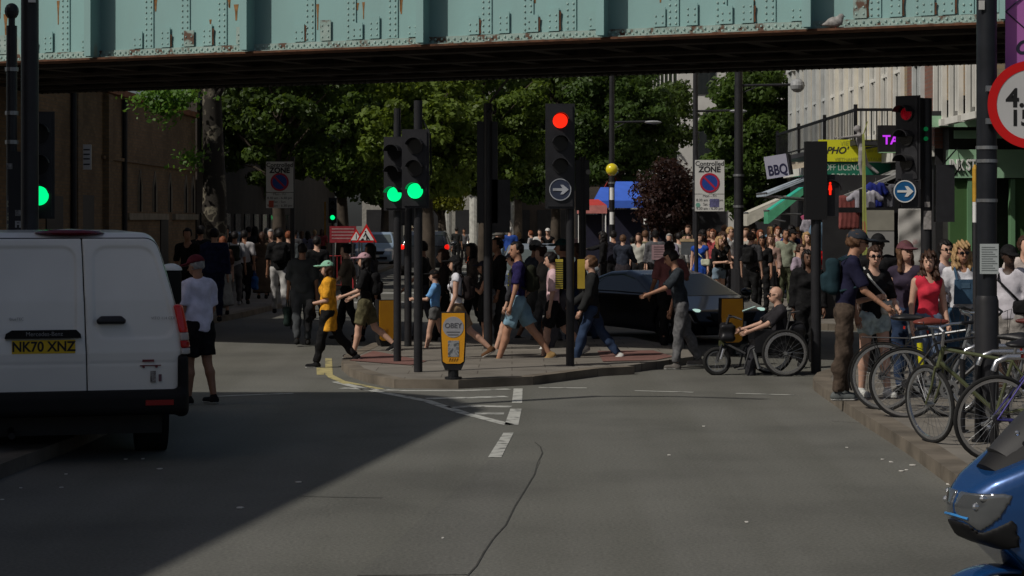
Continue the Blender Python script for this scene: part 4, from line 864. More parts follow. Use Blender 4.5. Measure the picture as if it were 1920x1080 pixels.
t=thing('traffic_signal','tall black signal box seen from behind with a small red man lamp beside it','traffic signal',(x,y,0)); pole(t,.07,2.2); m=MB(); m.box2((-.15,-.1,2.1),(.14,.12,3.17)); m.build('housing',M((.006,.006,.007),.6,0,0),t); m=MB(); m.box2((.1,-.02,2.15),(.31,.14,2.72)); m.build('pedestrian_housing',SIG,t)
m=MB(); m.ell((.19,-.03,2.60),(.016,.008,.016),8,6); m.slab([(.165,2.51),(.175,2.58),(.205,2.58),(.215,2.51),(.205,2.50),(.203,2.44),(.177,2.44),(.175,2.50)],'y',-.036,-.021); m.build('red_man',RE,t)
m=MB(); m.ring((.2,-.03,2.5),.14,.15,.1,'y',16,0,R(180)); m.build('visor',SIG,t)
# far green signal
x,_=XZ(624,400,95); t=thing('traffic_signal','far small signal showing green down the street','traffic signal',(x,95,0)); pole(t,.06,3.0); head(t,(0,-.1,3.05),0,2,w_=.3)
m=MB(); m.box2((-.38,-.05,.3),(-.3,.02,2.9)); m.build('amber_strip',M((.35,.17,.02)),t)
# left black columns and green light
x=XZ(22,400,22)[0]; t=thing('traffic_signal','left edge signal with half hidden green lamp and stickered control box','traffic signal',(x,22,0))
pole(t,.055,4.1); m=MB(); m.ell((0,0,4.25),(.075,.075,.085),12,8); m.disc((0,0,4.12),.035,.12,'z',10); m.build('globe',SIG,t)
for z in(3.2,2.9,3.65): m=MB(); m.ring((0,0,z),.055,.07,.04,'z',12); m.build('clamp',STEEL,t)
h=head(t,(.225,.25,3.2),R(8),2,w_=.26); 
m=MB(); m.box2((-.01,-.1,0),(.235,.1,2.8)); m.build('control_box',M((.015,.016,.02),.5,0,.3,4),t)
m=MB(); m.box2((-.03,-.085,1.95),(.03,-.058,2.35)); m.build('sticker_band',ramp_mat('stickers',[(.4,(.05,.05,.05)),(.5,(.4,.4,.3)),(.6,(.1,.1,.1))],16,4,.8,.1)[0],t)
m=MB(); m.box2((.06,-.104,2.14),(.15,-.101,2.2)); m.box2((-.03,-.104,2.62),(.03,-.101,2.68)); m.build('sticker',M((.22,.22,.22),.8,0,.6,30),t)
text('FLS',.09,M((.35,.35,.36)),t,(.12,-.103,2.05),bold=.004)
x=XZ(56,400,21.4)[0]; t=thing('lamp_post','thick black street lamp column at the left edge beside the van roof','lamp post',(x,21.4,0)); pole(t,.088,7,SIG); m=MB(); m.disc((0,0,.6),.13,1.2,'z',16); m.build('base',SIG,t); m=MB(); m.box2((.01,-.12,4.27),(.08,-.089,4.33)); m.build('sticker',WHT,t)
m=MB(); m.tube([(0,0,7),(.5,-.3,7.5),(1.4,-.8,7.7)],.05,8); m.build('arm',SIG,t)
# controlled zone signs
def zone(label,px0,px1,py0,py1,Y,pole_px,grp='controlled zone signs',dirty=0):
    cx,zt=XZ((px0+px1)/2,py0,Y); _,zb=XZ(0,py1,Y); wd=(px1-px0)/F*Y; sc_=wd/.67; t=thing('zone_sign',label,'road sign',(cx,Y,0),0,grp)
    wm=M((.6,.6,.58),.55,0,.08,2); h=zt-zb; z2=zb+h*.34
    m=MB(); m.box2((-wd/2,-.012,z2),(wd/2,.012,zt)); m.build('plate',wm,t); m=MB(); m.box2((-wd/2,-.012,zb),(wd/2,.012,z2-.012)); m.build('lower_plate',wm,t)
    px_=XZ(pole_px,0,Y)[0]-cx; m=MB(); m.tube([(px_,.06,0),(px_,.06,zt+.1)],.045,10); m.build('pole',SIG,t,smooth=True)
    m=MB(); m.box2((-wd/2,.013,zt-.2),(wd/2,.03,zt-.14)); m.box2((-wd/2,.013,zb+.1),(wd/2,.03,zb+.16)); m.build('bracket',STEEL,t)
    text('Controlled',wd*.22,DGREY,t,(0,-.014,zt-wd*.13),bold=.002); text('ZONE',wd*.27,DGREY,t,(0,-.014,zt-wd*.33),bold=.006)
    zc=z2+wd*.39-.01*sc_; r=wd*.335; m=MB(); m.disc((0,-.015,zc),r*.82,.006,'y',32); m.build('blue_disc',M((.02,.06,.3),.5,0,.05),t)
    m=MB(); m.ring((0,-.017,zc),r*.8,r,.01,'y',36); m.box((0,-.0185,zc),(r*1.7,.009,r*.2),ry=R(45)); m.build('red_ring',M((.42,.02,.05),.5,0,.05),t)
    for i,s_ in enumerate(('Mon - Fri','8.30 am - 6.30 pm','Sat - Sun','9.30 am - 6.30 pm')): text(s_,wd*.125,DGREY,t,(0,-.014,z2-.05*sc_-i*h*.082))
    m=MB(); 
    if dirty: m.box2((-wd*.4,-.016,zb+.01),(-wd*.22,-.0125,zb+h*.16)); m.build('sticker',M((.45,.08,.05)),t)
    else:
        m.box2((0,-.016,zb+h*.08),(wd*.32,-.0125,zb+h*.24)); m.build('sticker',M((.12,.12,.25),.8,0,.4,20),t); m=MB(); m.disc((-wd*.4,-.014,zb+h*.12),.05,.003,'y',10); m.build('sticker',M((.15,.35,.28)),t)
    return t
zone('controlled zone sign on the right, sunlit, above the crowd',1303,1358,300,396,45,1306); zone('controlled zone sign on the left, in shade under the tree',499,550,303,390,41,548,dirty=1)
# lamp posts
def lamp(label,px,Y,h,arm,r=.09,head_=True,z=.0):
    x,_=XZ(px,400,Y); t=thing('lamp_post',label,'lamp post',(x,Y,z)); m=MB(); m.tube([(0,0,0),(0,0,2),(0,0,h)],[r*1.15,r,r*.7],12); m.build('pole',SIG,t,smooth=True); m=MB(); m.disc((0,0,.5),r*1.6,1,'z',12); m.build('base',SIG,t)
    if arm:
        ax_,az=arm; m=MB(); m.tube([(0,0,az),(ax_,0,az+.02)],.03,8); m.tube([(0,0,az-.2),(ax_*.4,0,az)],.012,5); m.build('arm',SIG,t)
        m=MB(); m.ell((ax_+.12,0,az),(.24,.16,.05) if head_==1 else (.17,.17,.16),16,6); m.build('lantern',M((.3,.31,.32),.4),t)
    for zz in(2.4,3.1): m=MB(); m.ring((0,0,zz),r*.9,r*1.15,.05,'z',14); m.build('band',STEEL,t)
    return t
lamp('tall black lamp post left of the yellow beacon globe with long arm',1147,58,8,(1.0,4.75),.085); lamp('black lamp post carrying a globe lantern on a long arm at the right',1385,48,8,(1.2,5.12),.11,2); lamp('slim black lamp post behind the right zone sign',1304,56,8,(1.0,4.95),.08)
x,_=XZ(1147,400,57.5); t=thing('belisha_beacon','zebra crossing beacon with a yellow globe','beacon',(x+.0,57.4,0)); m=MB()
for k in range(9): m=m
m=MB(); 
for k in range(0,9,2): m.disc((0,0,.16+k*.33),.06,.33,'z',12)
m.build('white_bands',WHT,t); m=MB()
for k in range(1,9,2): m.disc((0,0,.16+k*.33),.0601,.33,'z',12)
m.build('black_bands',BLK,t); m=MB(); m.ell((0,-.02,3.45),(.17,.17,.17),18,12); m.build('globe',M((.75,.62,.02),.15,0,0,coat=1),t,smooth=True)
x,_=XZ(1211,400,61); t=thing('striped_post','black and white banded post in front of the blue stall','post',(x,61,0)); m=MB()
for k in range(0,9,2): m.disc((0,0,.16+k*.33),.06,.33,'z',12)
m.build('white_bands',WHT,t); m=MB()
for k in range(1,9,2): m.disc((0,0,.16+k*.33),.0601,.33,'z',12)
m.build('black_bands',BLK,t)
# bollards (yellow keep-left boxes)
BY=ramp_mat('bollard_yellow',[(.3,(.36,.13,.005)),(.36,(.62,.27,.01)),(.8,(.72,.34,.01))],4,6,.45,.1)[0]
def bollard(label,px,py,wpx,hpx,rz=0,z=.11,back=False,loc=None):
    x,y=G(px,py,z) if loc is None else loc; s_=y/F; w_=wpx*s_; h=hpx*s_; t=thing('traffic_bollard',label,'bollard',(x,y,z),rz,'yellow traffic bollards'); zb=.14*h
    m=MB(); m.disc((0,0,zb*.5),w_*.2,zb,'z',14); m.disc((0,0,.015),w_*.33,.03,'z',14); m.build('stem',BLK,t)
    out=[(-w_*.3,zb),(w_*.3,zb),(w_*.44,zb+h*.12),(w_*.5,zb+h*.55),(w_*.48,h),(-w_*.48,h),(-w_*.5,zb+h*.55),(-w_*.44,zb+h*.12)]
    m=MB(); m.slab(out,'y',-.07,.07); m.build('shell',BLK,t)
    inn=[(a*.9,zb+.0+(b-zb)*.97+.012) for a,b in out]; inn[0]=(inn[0][0],inn[0][1]+.07);inn[1]=(inn[1][0],inn[1][1]+.07)
    m=MB(); m.slab(inn,'y',-.078,-.071); m.slab(inn,'y',.071,.078); f_=m.build('yellow_face',BY,t); return t,w_,h,f_
t,w_,h,f_=bollard('front yellow bollard with round grey sticker at the island kerb',850,711,49,126)
m=MB(); m.disc((0,-.08,h*.78),w_*.4,.004,'y',28); d=m.build('round_sticker',M((.3,.3,.32),.6,0,.12,10),f_); text('OBEY',w_*.26,M((.1,.1,.11)),d,(0,-.084,h*.8),bold=.002); m=MB(); m.box2((-w_*.25,-.085,h*.7),(w_*.25,-.0825,h*.715)); m.box2((-w_*.2,-.085,h*.66),(w_*.2,-.0825,h*.675)); m.build('line',M((.12,.12,.13)),d)
m=MB(); m.box2((-w_*.2,-.083,h*.34),(w_*.22,-.0795,h*.58)); m.build('torn_sticker',ramp_mat('torn_paper',[(.42,(.08,.09,.1)),(.5,(.3,.31,.32)),(.6,(.14,.15,.17))],14,4,.8,.1)[0],f_); m=MB()
for i in range(4): m.tube([(-.05+i*.03,-.08,h*.27),(-.03+i*.03,-.08,h*.32),(-.045+i*.035,-.08,h*.3)],.004,4)
m.build('scribble',M((.1,.04,.01)),f_)
bollard('yellow bollard seen from behind left of the twin signal poles',724,612,34,100,R(28),z=0,loc=(XZ(724,400,34)[0],33.6))
bollard('yellow bollard behind the handbike rider in front of the black car',1372,665,46,108,R(8),loc=(XZ(1371,400,33.0)[0],33.0),z=.0)
# right foreground pole with height sign
x,y=G(1850,826,.12); t=thing('lamp_post','thick black column in the right foreground carrying the height limit sign','lamp post',(x,y,.12)); r=.0875*y/20.3
m=MB(); m.tube([(0,0,0),(0,0,7)],.091,20); m.build('pole',M((.02,.022,.027),.38,.2,.3,5,.05),t,smooth=True)
m=MB(); m.tube([(0,0,0),(0,0,1.25),(0,0,1.3)],[.108,.106,.092],20); m.build('base',SIG,t,smooth=True)
for py in(277,302,376): z=CAMZ-(py-HY)/F*y-.12; m=MB(); m.ring((0,0,z),.091,.098,.03,'z',20); m.build('band',STEEL,t)
zz=lambda py:CAMZ-(py-HY)/F*y-.12
m=MB(); m.slab([(-.083,zz(513)),(.083,zz(513)),(.083,zz(457)),(-.083,zz(457))],'y',-.1085,-.1); n_=m.build('paper_notice',M((.42,.46,.46),.7,0,.05),t); m=MB()
for k in range(11): m.box2((-.07,-.1105,zz(507-k*4.3)),(.07-.02*(k%3),-.109,zz(507-k*4.3)+.006))
m.build('lines',M((.16,.18,.18)),n_)
m=MB(); m.box2((-.09,-.1,zz(20)),(-.04,-.085,zz(3))); m.build('sticker',M((.5,.5,.48)),t)
x2,_=XZ(1926,0,y); RINGD=.003
sgn=thing('height_limit_sign','large round red ringed height limit sign fixed to the column','road sign',(x2,y-.16,CAMZ-(198-HY)/F*y)); rr=82/F*y
m=MB(); m.disc((0,0,0),rr*.99,.012,'y',64); m.build('plate',M((.5,.5,.5),.5,0,.06,2),sgn); m=MB(); m.ring((0,-.0076,0),rr*.795,rr,.003,'y',64); m.build('red_ring',M((.55,.008,.008),.45,0,.06,2),sgn)
LT=M((.012,.012,.012),.5,0,0); text('4.7 m',rr*.58,LT,sgn,(-rr*.58,-.0075,rr*.13),align='LEFT',bold=.007); text("15'-6\"",rr*.5,LT,sgn,(-rr*.50,-.0075,-rr*.32),align='LEFT',bold=.006)
m=MB(); m.box2((-.40,.008,.12),(.3,.05,.17)); m.box2((-.40,.008,-.17),(.3,.05,-.12)); m.build('bracket',STEEL,sgn)
x2,_=XZ(1960,0,y+.1); b=thing('pink_banner','purple pink street banner with a diamond outline behind the round sign','banner',(x2,y+.1,0)); zz2=lambda py:CAMZ-(py-HY)/F*(y+.1)
m=MB(); m.box2((-.36,-.01,zz2(170)),(.36,.01,zz2(-160))); m.build('cloth',M((.4,.13,.4),.7,0,.06,2),b); m=MB(); m.tube([(-.36,-.015,zz2(22)),(-.13,-.015,zz2(-20)),(.1,-.015,zz2(22)),(-.13,-.015,zz2(64))],.008,5,closed=True); m.build('diamond',M((.03,.03,.06)),b); text('OPEN',.17,M((.02,.02,.04)),b,(-.28,-.012,zz2(90)),align='LEFT',bold=.006,shear=.25)
m=MB(); m.tube([(-.55,0,zz2(-150)),(.36,0,zz2(-150))],.02,6); m.tube([(-.55,0,zz2(165)),(.36,0,zz2(165))],.02,6); m.build('arm',SIG,b)
# orange sensor pole on the left side of that column
x2,_=XZ(1828,0,24); t=thing('cable_post','thin post wrapped in yellow and white tape left of the thick column','post',(x2,24,.12)); m=MB(); m.tube([(0,0,0),(0,0,2.4)],.025,8); m.build('pole',DGREY,t); m=MB(); m.tube([(0,0,2.18),(0,0,2.55),(.0,0,2.6)],[.028,.03,.012],8); m.build('yellow_wrap',M((.5,.28,.03)),t); m=MB(); m.tube([(0,0,1.95),(0,0,2.18)],.027,8); m.build('white_wrap',WHT,t)
# roadworks cluster
def tri(label,px,py,wpx,Y,fig):
    x,z=XZ(px,py,Y); w_=wpx/F*Y; h=w_*.87; t=thing('roadworks_sign',label,'road sign',(x,Y,0)); z0=z-h/2
    m=MB(); m.slab([(-w_/2,z0),(w_/2,z0),(0,z0+h)],'y',-.01,.01); m.build('red_border',RED,t); m=MB(); m.slab([(-w_*.36,z0+h*.11),(w_*.36,z0+h*.11),(0,z0+h*.78)],'y',-.018,-.0105); p_=m.build('white_field',WHT,t)
    m=MB(); u=w_/10
    if fig: m.tube([(-.5*u,-.02,z0+h*.5),(.2*u,-.02,z0+h*.35),(1.4*u,-.02,z0+h*.14)],.35*u,5); m.tube([(.2*u,-.02,z0+h*.35),(.1*u,-.02,z0+h*.14)],.35*u,5); m.tube([(-.4*u,-.02,z0+h*.48),(-1.4*u,-.02,z0+h*.3)],.2*u,5); m.ell((-.4*u,-.02,z0+h*.58),(.4*u,.01,.4*u),8,5); m.slab([(-2.8*u,z0+h*.12),(-1*u,z0+h*.12),(-1.6*u,z0+h*.24)],'y',-.024,-.019)
    else: m.box2((-.2*u,-.024,z0+h*.2),(.2*u,-.019,z0+h*.6))
    m.build('symbol',BLK,p_); m=MB()
    for q in(-.35,.35): m.tube([(q*w_,.0,z0+.05),(q*w_*1.1,-.1,0)],.02,5); m.tube([(q*w_,.0,z0+.05),(q*w_*1.1,.5,0)],.02,5)
    m.build('frame',DGREY,t)
tri('triangular men at work sign with red border',687,437,40,60,True); tri('red bordered triangle sign half behind the men at work sign',668,441,28,60.6,False)
t,w_,h=board('red_notice','dark red rectangular roadworks notice with white lettering lines','1' and 618,668,424,455,61,M((.25,.02,.03),.6),.02)
m=MB()
for zz_ in(.14,.05,-.04,-.13): m.box2((-w_*.42,-.014,zz_),(w_*.42,-.0105,zz_+.035)); 
m.build('lines',M((.35,.2,.2)),t); m=MB(); m.box2((-.3,0,-1.2),(-.26,.02,-.2)); m.box2((.26,0,-1.2),(.3,.02,-.2)); m.build('leg',DGREY,t)
def barrier(label,px0,px1,pyb,Y,col,grp=None):
    x0,_=XZ(px0,0,Y);x1,_=XZ(px1,0,Y); t=thing('barrier',label,'barrier',(x0,Y,0),0,grp); L=x1-x0; m=MB(); m.tube([(0,0,.1),(0,0,1.05),(L,0,1.05),(L,0,.1)],.02,6); m.tube([(0,0,.2),(L,0,.2)],.015,6); m.build('frame',STEEL if col is None else M(col),t)
    m=MB(); n=int(L/.11)
    for i in range(1,n): m.tube([(L*i/n,0,.2),(L*i/n,0,1.05)],.008,4)
    m.build('bars',STEEL if col is None else M(col),t); m=MB(); m.box2((-.02,-.25,0),(.04,.25,.05)); m.box2((L-.04,-.25,0),(L+.02,.25,.05)); m.build('foot',DGREY,t); return t
BG='pedestrian barriers round the roadworks'
barrier('red plastic barrier below the roadworks notice',617,662,0,62,(.45,.03,.04),BG); barrier('grey steel barrier left of the far light blue car',640,700,0,66,None,BG); barrier('black steel barrier right of the dark estate car',848,895,0,74,(.05,.05,.05),BG); barrier('grey steel barrier left of the green cart',1150,1205,0,58,None,BG)
def cone(px,py,hpx,label):
    x,y=G(px,py); H=hpx/F*y; t=thing('traffic_cone',label,'cone',(x,y,0),0,'orange traffic cones'); OR=M((.75,.1,.02),.5,0,.1)
    m=MB(); m.box((0,0,.02),(H*.5,H*.5,.04)); m.build('base',OR,t)
    for a,b_,mt,n_ in((.04,.35,OR,'lower_cone'),(.35,.62,M((.75,.75,.73),.4,0,.05),'white_sleeve'),(.62,1,OR,'top_cone')): m=MB(); ra=lambda q:H*(.19-.15*q); m.disc((0,0,H*(a+b_)/2),ra(a),H*(b_-a),'z',14,r2=ra(b_)); m.build(n_,mt,t)
cone(883,493,36,'left traffic cone of the two by the barriers'); cone(901,494,36,'right traffic cone of the two by the barriers')
x,y=G(910,492); t=thing('roadworks_barrel','yellow and grey banded water barrier beside the right cone','barrier',(x,y,0)); m=MB(); m.box2((-.28,-.2,0),(.28,.2,.5)); m.build('base',M((.32,.34,.3),.7),t); m=MB(); m.box2((-.26,-.18,.501),(.26,.18,.68)); m.build('amber_band',M((.6,.3,.02)),t); m=MB(); m.box2((-.26,-.18,.681),(.26,.18,.85)); m.build('top',M((.32,.34,.3),.7),t); m=MB(); m.tube([(-.0,0,.85),(0,0,1.9)],.035,8); m.build('post',M((.6,.36,.02)),t)
# market stalls
def stall(label,px0,px1,pyr,pye,Y,mat,roofx=.25,leg=WHT,name='market_stall',txt=None,val=None):
    x0,ze=XZ(px0,pye,Y);x1,zr=XZ(px1,pyr,Y); t=thing(name,label,'stall',(x0,Y,0),0,'market stalls down the side street'); L=x1-x0; D=2.2
    m=MB(); m.add([(0,0,ze),(L,0,ze),(L*(1-roofx),D/2,zr),(L*roofx,D/2,zr),(0,D,ze),(L,D,ze)],[(0,1,2,3),(5,4,3,2),(4,0,3),(1,5,2),(0,4,5,1)]); m.build('canopy',mat,t)
    m=MB(); m.box2((0,-.02,ze-.22),(L,-.001,ze)); m.box2((-.02,0,ze-.22),(-.001,D,ze)); m.build('valance',val or mat,t); m=MB()
    for a in(0.03,L-.03):
        for b_ in(.03,D-.03): m.tube([(a,b_,0),(a,b_,ze-.0)],.022,6)
    m.build('leg',leg,t)
    m=MB(); m.box2((.1,.3,.0),(L-.1,D-.1,.8)); m.build('counter',M((.03,.03,.05)),t)
    m=MB(); m.box2((.05,D-.09,.8),(L-.05,D-.07,ze-.25)); m.build('back_cloth',M((.012,.012,.03)),t); return t
BL=M((.05,.14,.62),.75,0,.12,3); RD=M((.5,.05,.04),.75,0,.12,3)
stall('red canopied stall with pale valance stripe, leftmost of the market',1088,1138,373,385,58,RD,val=M((.55,.2,.18)))
stall('royal blue canopied stall behind the yellow beacon',1117,1163,350,376,66,BL,leg=DGREY); stall('larger royal blue canopied stall right of the beacon',1150,1214,339,376,63,BL,leg=DGREY,roofx=.12); stall('blue canopied stall furthest right, partly behind the copper tree',1203,1258,340,366,66,BL,leg=DGREY,roofx=.15); stall('red roofed stall behind the blue ones',1136,1190,328,350,80,RD); stall('dull red canopied stall under the copper tree',1217,1262,375,396,65,M((.3,.06,.07)))
# green cart
x,y=G(1218,528); y=58; x=XZ(1218,400,y)[0]; t=thing('green_cart','bright green fabric shopping cart by the steel barrier','cart',(x,y,0)); GC=M((.03,.4,.06),.8,0,.2,5)
m=MB(); m.box2((-.42,-.3,.2),(.4,.3,.82)); m.build('bag',GC,t); m=MB()
for q in(-.42,.38): m.box2((q-.01,-.33,.1),(q+.03,-.3,.95))
m.box2((-.45,-.33,.84),(.42,-.31,.9)); m.build('frame',M((.05,.3,.08)),t); m=MB(); m.tube([(-.4,-.2,.9),(-.65,-.2,1.15)],.02,6); m.build('handle',STEEL,t)
for q in(-.32,.3): m=MB(); m.disc((q,-.32,.1),.1,.05,'y',14); m.build('wheel',TYRE,t)
t,w_,h=board('notice_board','pinkish printed notice board right of the green cart',1222,1262,459,487,52,M((.34,.22,.24),.7),.03,cat='notice'); m=MB()
for k in range(5): m.box2((-w_*.4,-.02,.12-k*.06),(w_*.4,-.0155,.14-k*.06))
m.build('lines',M((.15,.1,.11)),t); m=MB(); m.box2((-.2,0,-.95),(-.17,.02,-.18)); m.box2((.17,0,-.95),(.2,.02,-.18)); m.build('leg',DGREY,t)
t,w_,h=board('chalkboard','grey framed chalkboard with pale wooden top behind the blue dress woman',1277,1303,453,478,54,M((.08,.09,.1)),.04,cat='sign'); m=MB(); m.box2((-w_/2-.03,-.03,h/2),(w_/2+.03,.03,h/2+.07)); m.box2((w_/2,-.03,-h/2),(w_/2+.04,.03,h/2+.25)); m.build('wooden_frame',M((.45,.34,.2)),t); m=MB(); m.box2((-.1,0,-.95),(-.07,.02,-.18)); m.box2((.07,0,-.95),(.1,.02,-.18)); m.build('leg',DGREY,t)
# ------------------------------------------------------------ vehicles
def poly2(y,z,pts):
    y,z=np.broadcast_arrays(y,z); d=np.full(y.shape,1e9); sgn=np.ones(y.shape); n=len(pts)
    for i in range(n):
        ax_,az=pts[i];bx,bz=pts[i-1]; ex,ez=bx-ax_,bz-az; wx_,wz=y-ax_,z-az; h=np.clip((wx_*ex+wz*ez)/(ex*ex+ez*ez+1e-12),0,1)
        d=np.minimum(d,(wx_-ex*h)**2+(wz-ez*h)**2); c1=z>=az;c2=z<bz;c3=ex*wz>ez*wx_; f=(c1&c2&c3)|(~c1&~c2&~c3); sgn=np.where(f,-sgn,sgn)
    return sgn*np.sqrt(d)
def wheel(par,x,y,r,w_,side,rim=STEEL,name='wheel'):
    t=bpy.data.objects.new(name,None); COL.objects.link(t); t.parent=par; t.location=(x,y,r)
    m=MB(); m.ring((0,0,0),r*.66,r,w_,'x',32); m.build('tyre',TYRE,t,smooth=True)
    m=MB(); m.ring((side*w_*.2,0,0),r*.56,r*.68,w_*.55,'x',28)
    for k in range(5):
        a=k*1.2566; m.box((side*w_*.32,math.cos(a)*r*.33,math.sin(a)*r*.33),(.03,r*.16,r*.52),rx=a-math.pi/2)
    m.disc((side*w_*.33,0,0),r*.15,.04,'x',12); m.build('rim',rim,t); m=MB(); m.disc((0,0,0),r*.6,.02,'x',20); m.build('brake',BLK,t)
HR_=(.2,.25,.075)
def car(label,x,y,rz,prof,W,H,belt,sw,ws,rw,wy,col,tum=.32,res=.04,wr=.33,front=None,rear=None,grp='cars in the street',name='car',plate=None,taper=.09,mirror=None,black_roof=False):
    t=thing(name,label,'car',(x,y,0),R(rz),grp); y0=min(p[0] for p in prof);y1=max(p[0] for p in prof); yc=(y0+y1)/2;L=(y1-y0)
    bm=M(col,.28,.1,.06,2,coat=.8)
    def wd(Y,Z): return W/2-tum*np.maximum(0,Z-belt)-.03*np.maximum(0,.5-Z)-taper*(np.abs(Y-yc)/(L/2))**6
    def body(p):
        d=smax(poly2(p[1],p[2],prof),np.abs(p[0])-wd(p[1],p[2]),.1)
        for q in wy: d=np.maximum(d,-np.maximum(np.sqrt((p[1]-q)**2+(p[2]-wr)**2)-wr*1.13,(W/2-.3)-np.abs(p[0])))
        return d
    lo=(-W/2-.05,y0-.05,.1);hi=(W/2+.05,y1+.05,H+.05); sdf('body',body,lo,hi,res,bm,t,smooth=True)
    gl=M((.012,.016,.018),.08,0,0,spec=.7)
    def shell(p,o=.006): b_=body(p); return np.maximum(b_-o,-(b_+.05))
    for s_ in(-1,1):
        for pl in sw: sdf('side_window',lambda p:np.maximum(np.maximum(shell(p),poly2(p[1],p[2],pl)),.2-s_*p[0]),lo,hi,res*.7,gl,t)
    if ws: sdf('windscreen',lambda p:np.maximum(np.maximum(shell(p),poly2(p[1],p[2],ws)),np.abs(p[0])-wd(p[1],p[2])+.085),lo,hi,res*.7,M((.1,.12,.115),.16,0,0,spec=.8),t)  # windscreen colour lightened to stand in for reflected sky
    if rw: sdf('rear_window',lambda p:np.maximum(np.maximum(shell(p),poly2(p[1],p[2],rw)),np.abs(p[0])-wd(p[1],p[2])+.1),lo,hi,res*.7,gl,t)
    for q in wy:
        for s_ in(-1,1): wheel(t,s_*(W/2-.13),q,wr,.2,s_)
    if front:
        fm,fz=front
        for s_ in(-1,1):
            sdf('headlight',lambda p:np.maximum(shell(p,.012),ell(p,(s_*(W/2-.24),y1-.12,fz),HR_)),lo,hi,res*.6,fm,t)
        m=MB(); m.slab([(-.42,fz-.2),(.42,fz-.2),(.5,fz-.05),(-.5,fz-.05)],'y',y1-.03,y1+.008); m.box2((-.6,y1-.04,fz-.42),(.6,y1+.01,fz-.3)); m.build('grille',BLK,t); m=MB(); m.box2((-.26,y1+.009,fz-.32),(.26,y1+.02,fz-.21)); m.build('number_plate',M((.6,.6,.55)),t)
    if rear:
        rm,rz_=rear
        for s_ in(-1,1): sdf('tail_light',lambda p:np.maximum(shell(p,.012),ell(p,(s_*(W/2-.1),y0+.08,rz_),(.13,.2,.1))),lo,hi,res*.6,rm,t)
        m=MB(); m.box2((-.26,y0-.02,rz_-.3),(.26,y0-.008,rz_-.19)); m.build('number_plate',M((.45,.33,.03)),t); m=MB(); m.box2((-.75,y0-.015,.3),(.75,y0+.05,.5)); m.build('bumper',BLK,t)
    for s_ in(-1,1):
        my,mz=mirror or (ws[0][0] if ws else 0,belt+.06); mb_=t; sdf('door_mirror',lambda p:ell(p,(s_*(W/2+.06),my,mz),(.13,.07,.085)),(s_*(W/2+.06)-.15,my-.1,mz-.1),(s_*(W/2+.06)+.15,my+.1,mz+.1),.03,bm,t)
    return t
HATCH=[(-2.0,.3),(2.0,.22),(2.08,.5),(2.0,.78),(1.2,.98),(.55,1.36),(0.2,1.47),(-1.2,1.46),(-1.75,1.3),(-2.05,.92),(-2.08,.45)]
SWH=[[(.95,1.0),(.38,1.36),(-.15,1.40),(-.15,.98)],[(-.22,.98),(-.22,1.40),(-1.1,1.38),(-1.45,1.02)]]
WSH=[(1.22,.99),(.55,1.37),(.4,1.37),(1.0,.93)]
RWH=[(-2.1,.95),(-1.7,.95),(-1.5,1.3),(-1.75,1.36),(-2.2,1.0)]
SUV=[(-2.2,.35),(2.15,.3),(2.25,.6),(2.1,.95),(1.2,1.12),(.6,1.6),(.2,1.68),(-1.7,1.66),(-2.1,1.5),(-2.28,1.1),(-2.25,.5)]
HL=M((.75,.78,.8),.1,0,0,spec=.8,emit=.05); HLg=M((.55,.8,.7),.1,0,0,emit=.9); RL=M((.9,.01,.005),.3,0,0,emit=1.1)
car('silver hatchback facing the camera behind the crossing walkers',.65,43.4,180,[(a,b*1.1) for a,b in HATCH],1.8,1.65,1.05,[[(a,b*1.1) for a,b in s] for s in SWH],[(a,b*1.1) for a,b in WSH],None,(1.35,-1.3),(.26,.29,.32),front=(HL,.78))
HR_=(.085,.16,.035)
COUPE=[(-2.1,.25),(2.15,.16),(2.28,.4),(2.15,.62),(1.2,.85),(.3,1.22),(-.2,1.3),(-.8,1.27),(-1.9,.98),(-2.15,.85),(-2.2,.4)]
car('low black sports coupe turning right with its headlight shining',2.72,37.9,-151,COUPE,1.9,1.3,.84,[[(1.0,.86),(.25,1.17),(-.2,1.24),(-.75,1.22),(-1.2,.98),(-1.1,.88)]],[(1.25,.84),(.3,1.24),(.1,1.22),(1.0,.78)],[(-1.95,.98),(-.9,1.3),(-.8,1.15),(-1.8,.85)],(1.42,-1.35),(.006,.006,.008),res=.035,front=(HLg,.62),tum=.45,wr=.34)
[o for o in bpy.data.objects if o.name=='car.001'][0].scale=(.93,)*3
HR_=(.2,.25,.075)
x,_=XZ(797,400,80); c=car('dark grey estate car seen from behind with red brake lights on',x,82,0,SUV,1.9,1.68,1.12,[[(1.0,1.16),(.5,1.52),(-.1,1.57),(-.1,1.13)],[(-.2,1.13),(-.2,1.57),(-1.6,1.54),(-1.9,1.2)]],[(1.25,1.1),(.6,1.62),(.4,1.58),(1.0,1.0)],[(-2.4,1.08),(-2.0,1.08),(-1.9,1.5),(-2.2,1.6),(-2.5,1.1)],(1.4,-1.4),(.035,.038,.045),rear=(RL,1.08))
m=MB(); m.box2((-.15,-2.13,1.57),(.2,-2.05,1.61)); m.build('brake_light',RL,c)
x,_=XZ(706,400,97); car('pale blue hatchback facing the camera on the far left lane',x,97,180,[(a,b*1.05) for a,b in HATCH],1.8,1.58,1.0,[[(a,b*1.05) for a,b in s] for s in SWH],[(a,b*1.05) for a,b in WSH],None,(1.35,-1.3),(.33,.43,.55),front=(HL,.75),res=.05)
VAN=[(-2.4,.35),(2.3,.3),(2.45,.7),(2.3,1.05),(1.75,1.25),(1.1,1.95),(.9,2.1),(-2.2,2.1),(-2.4,1.9),(-2.45,.9)]
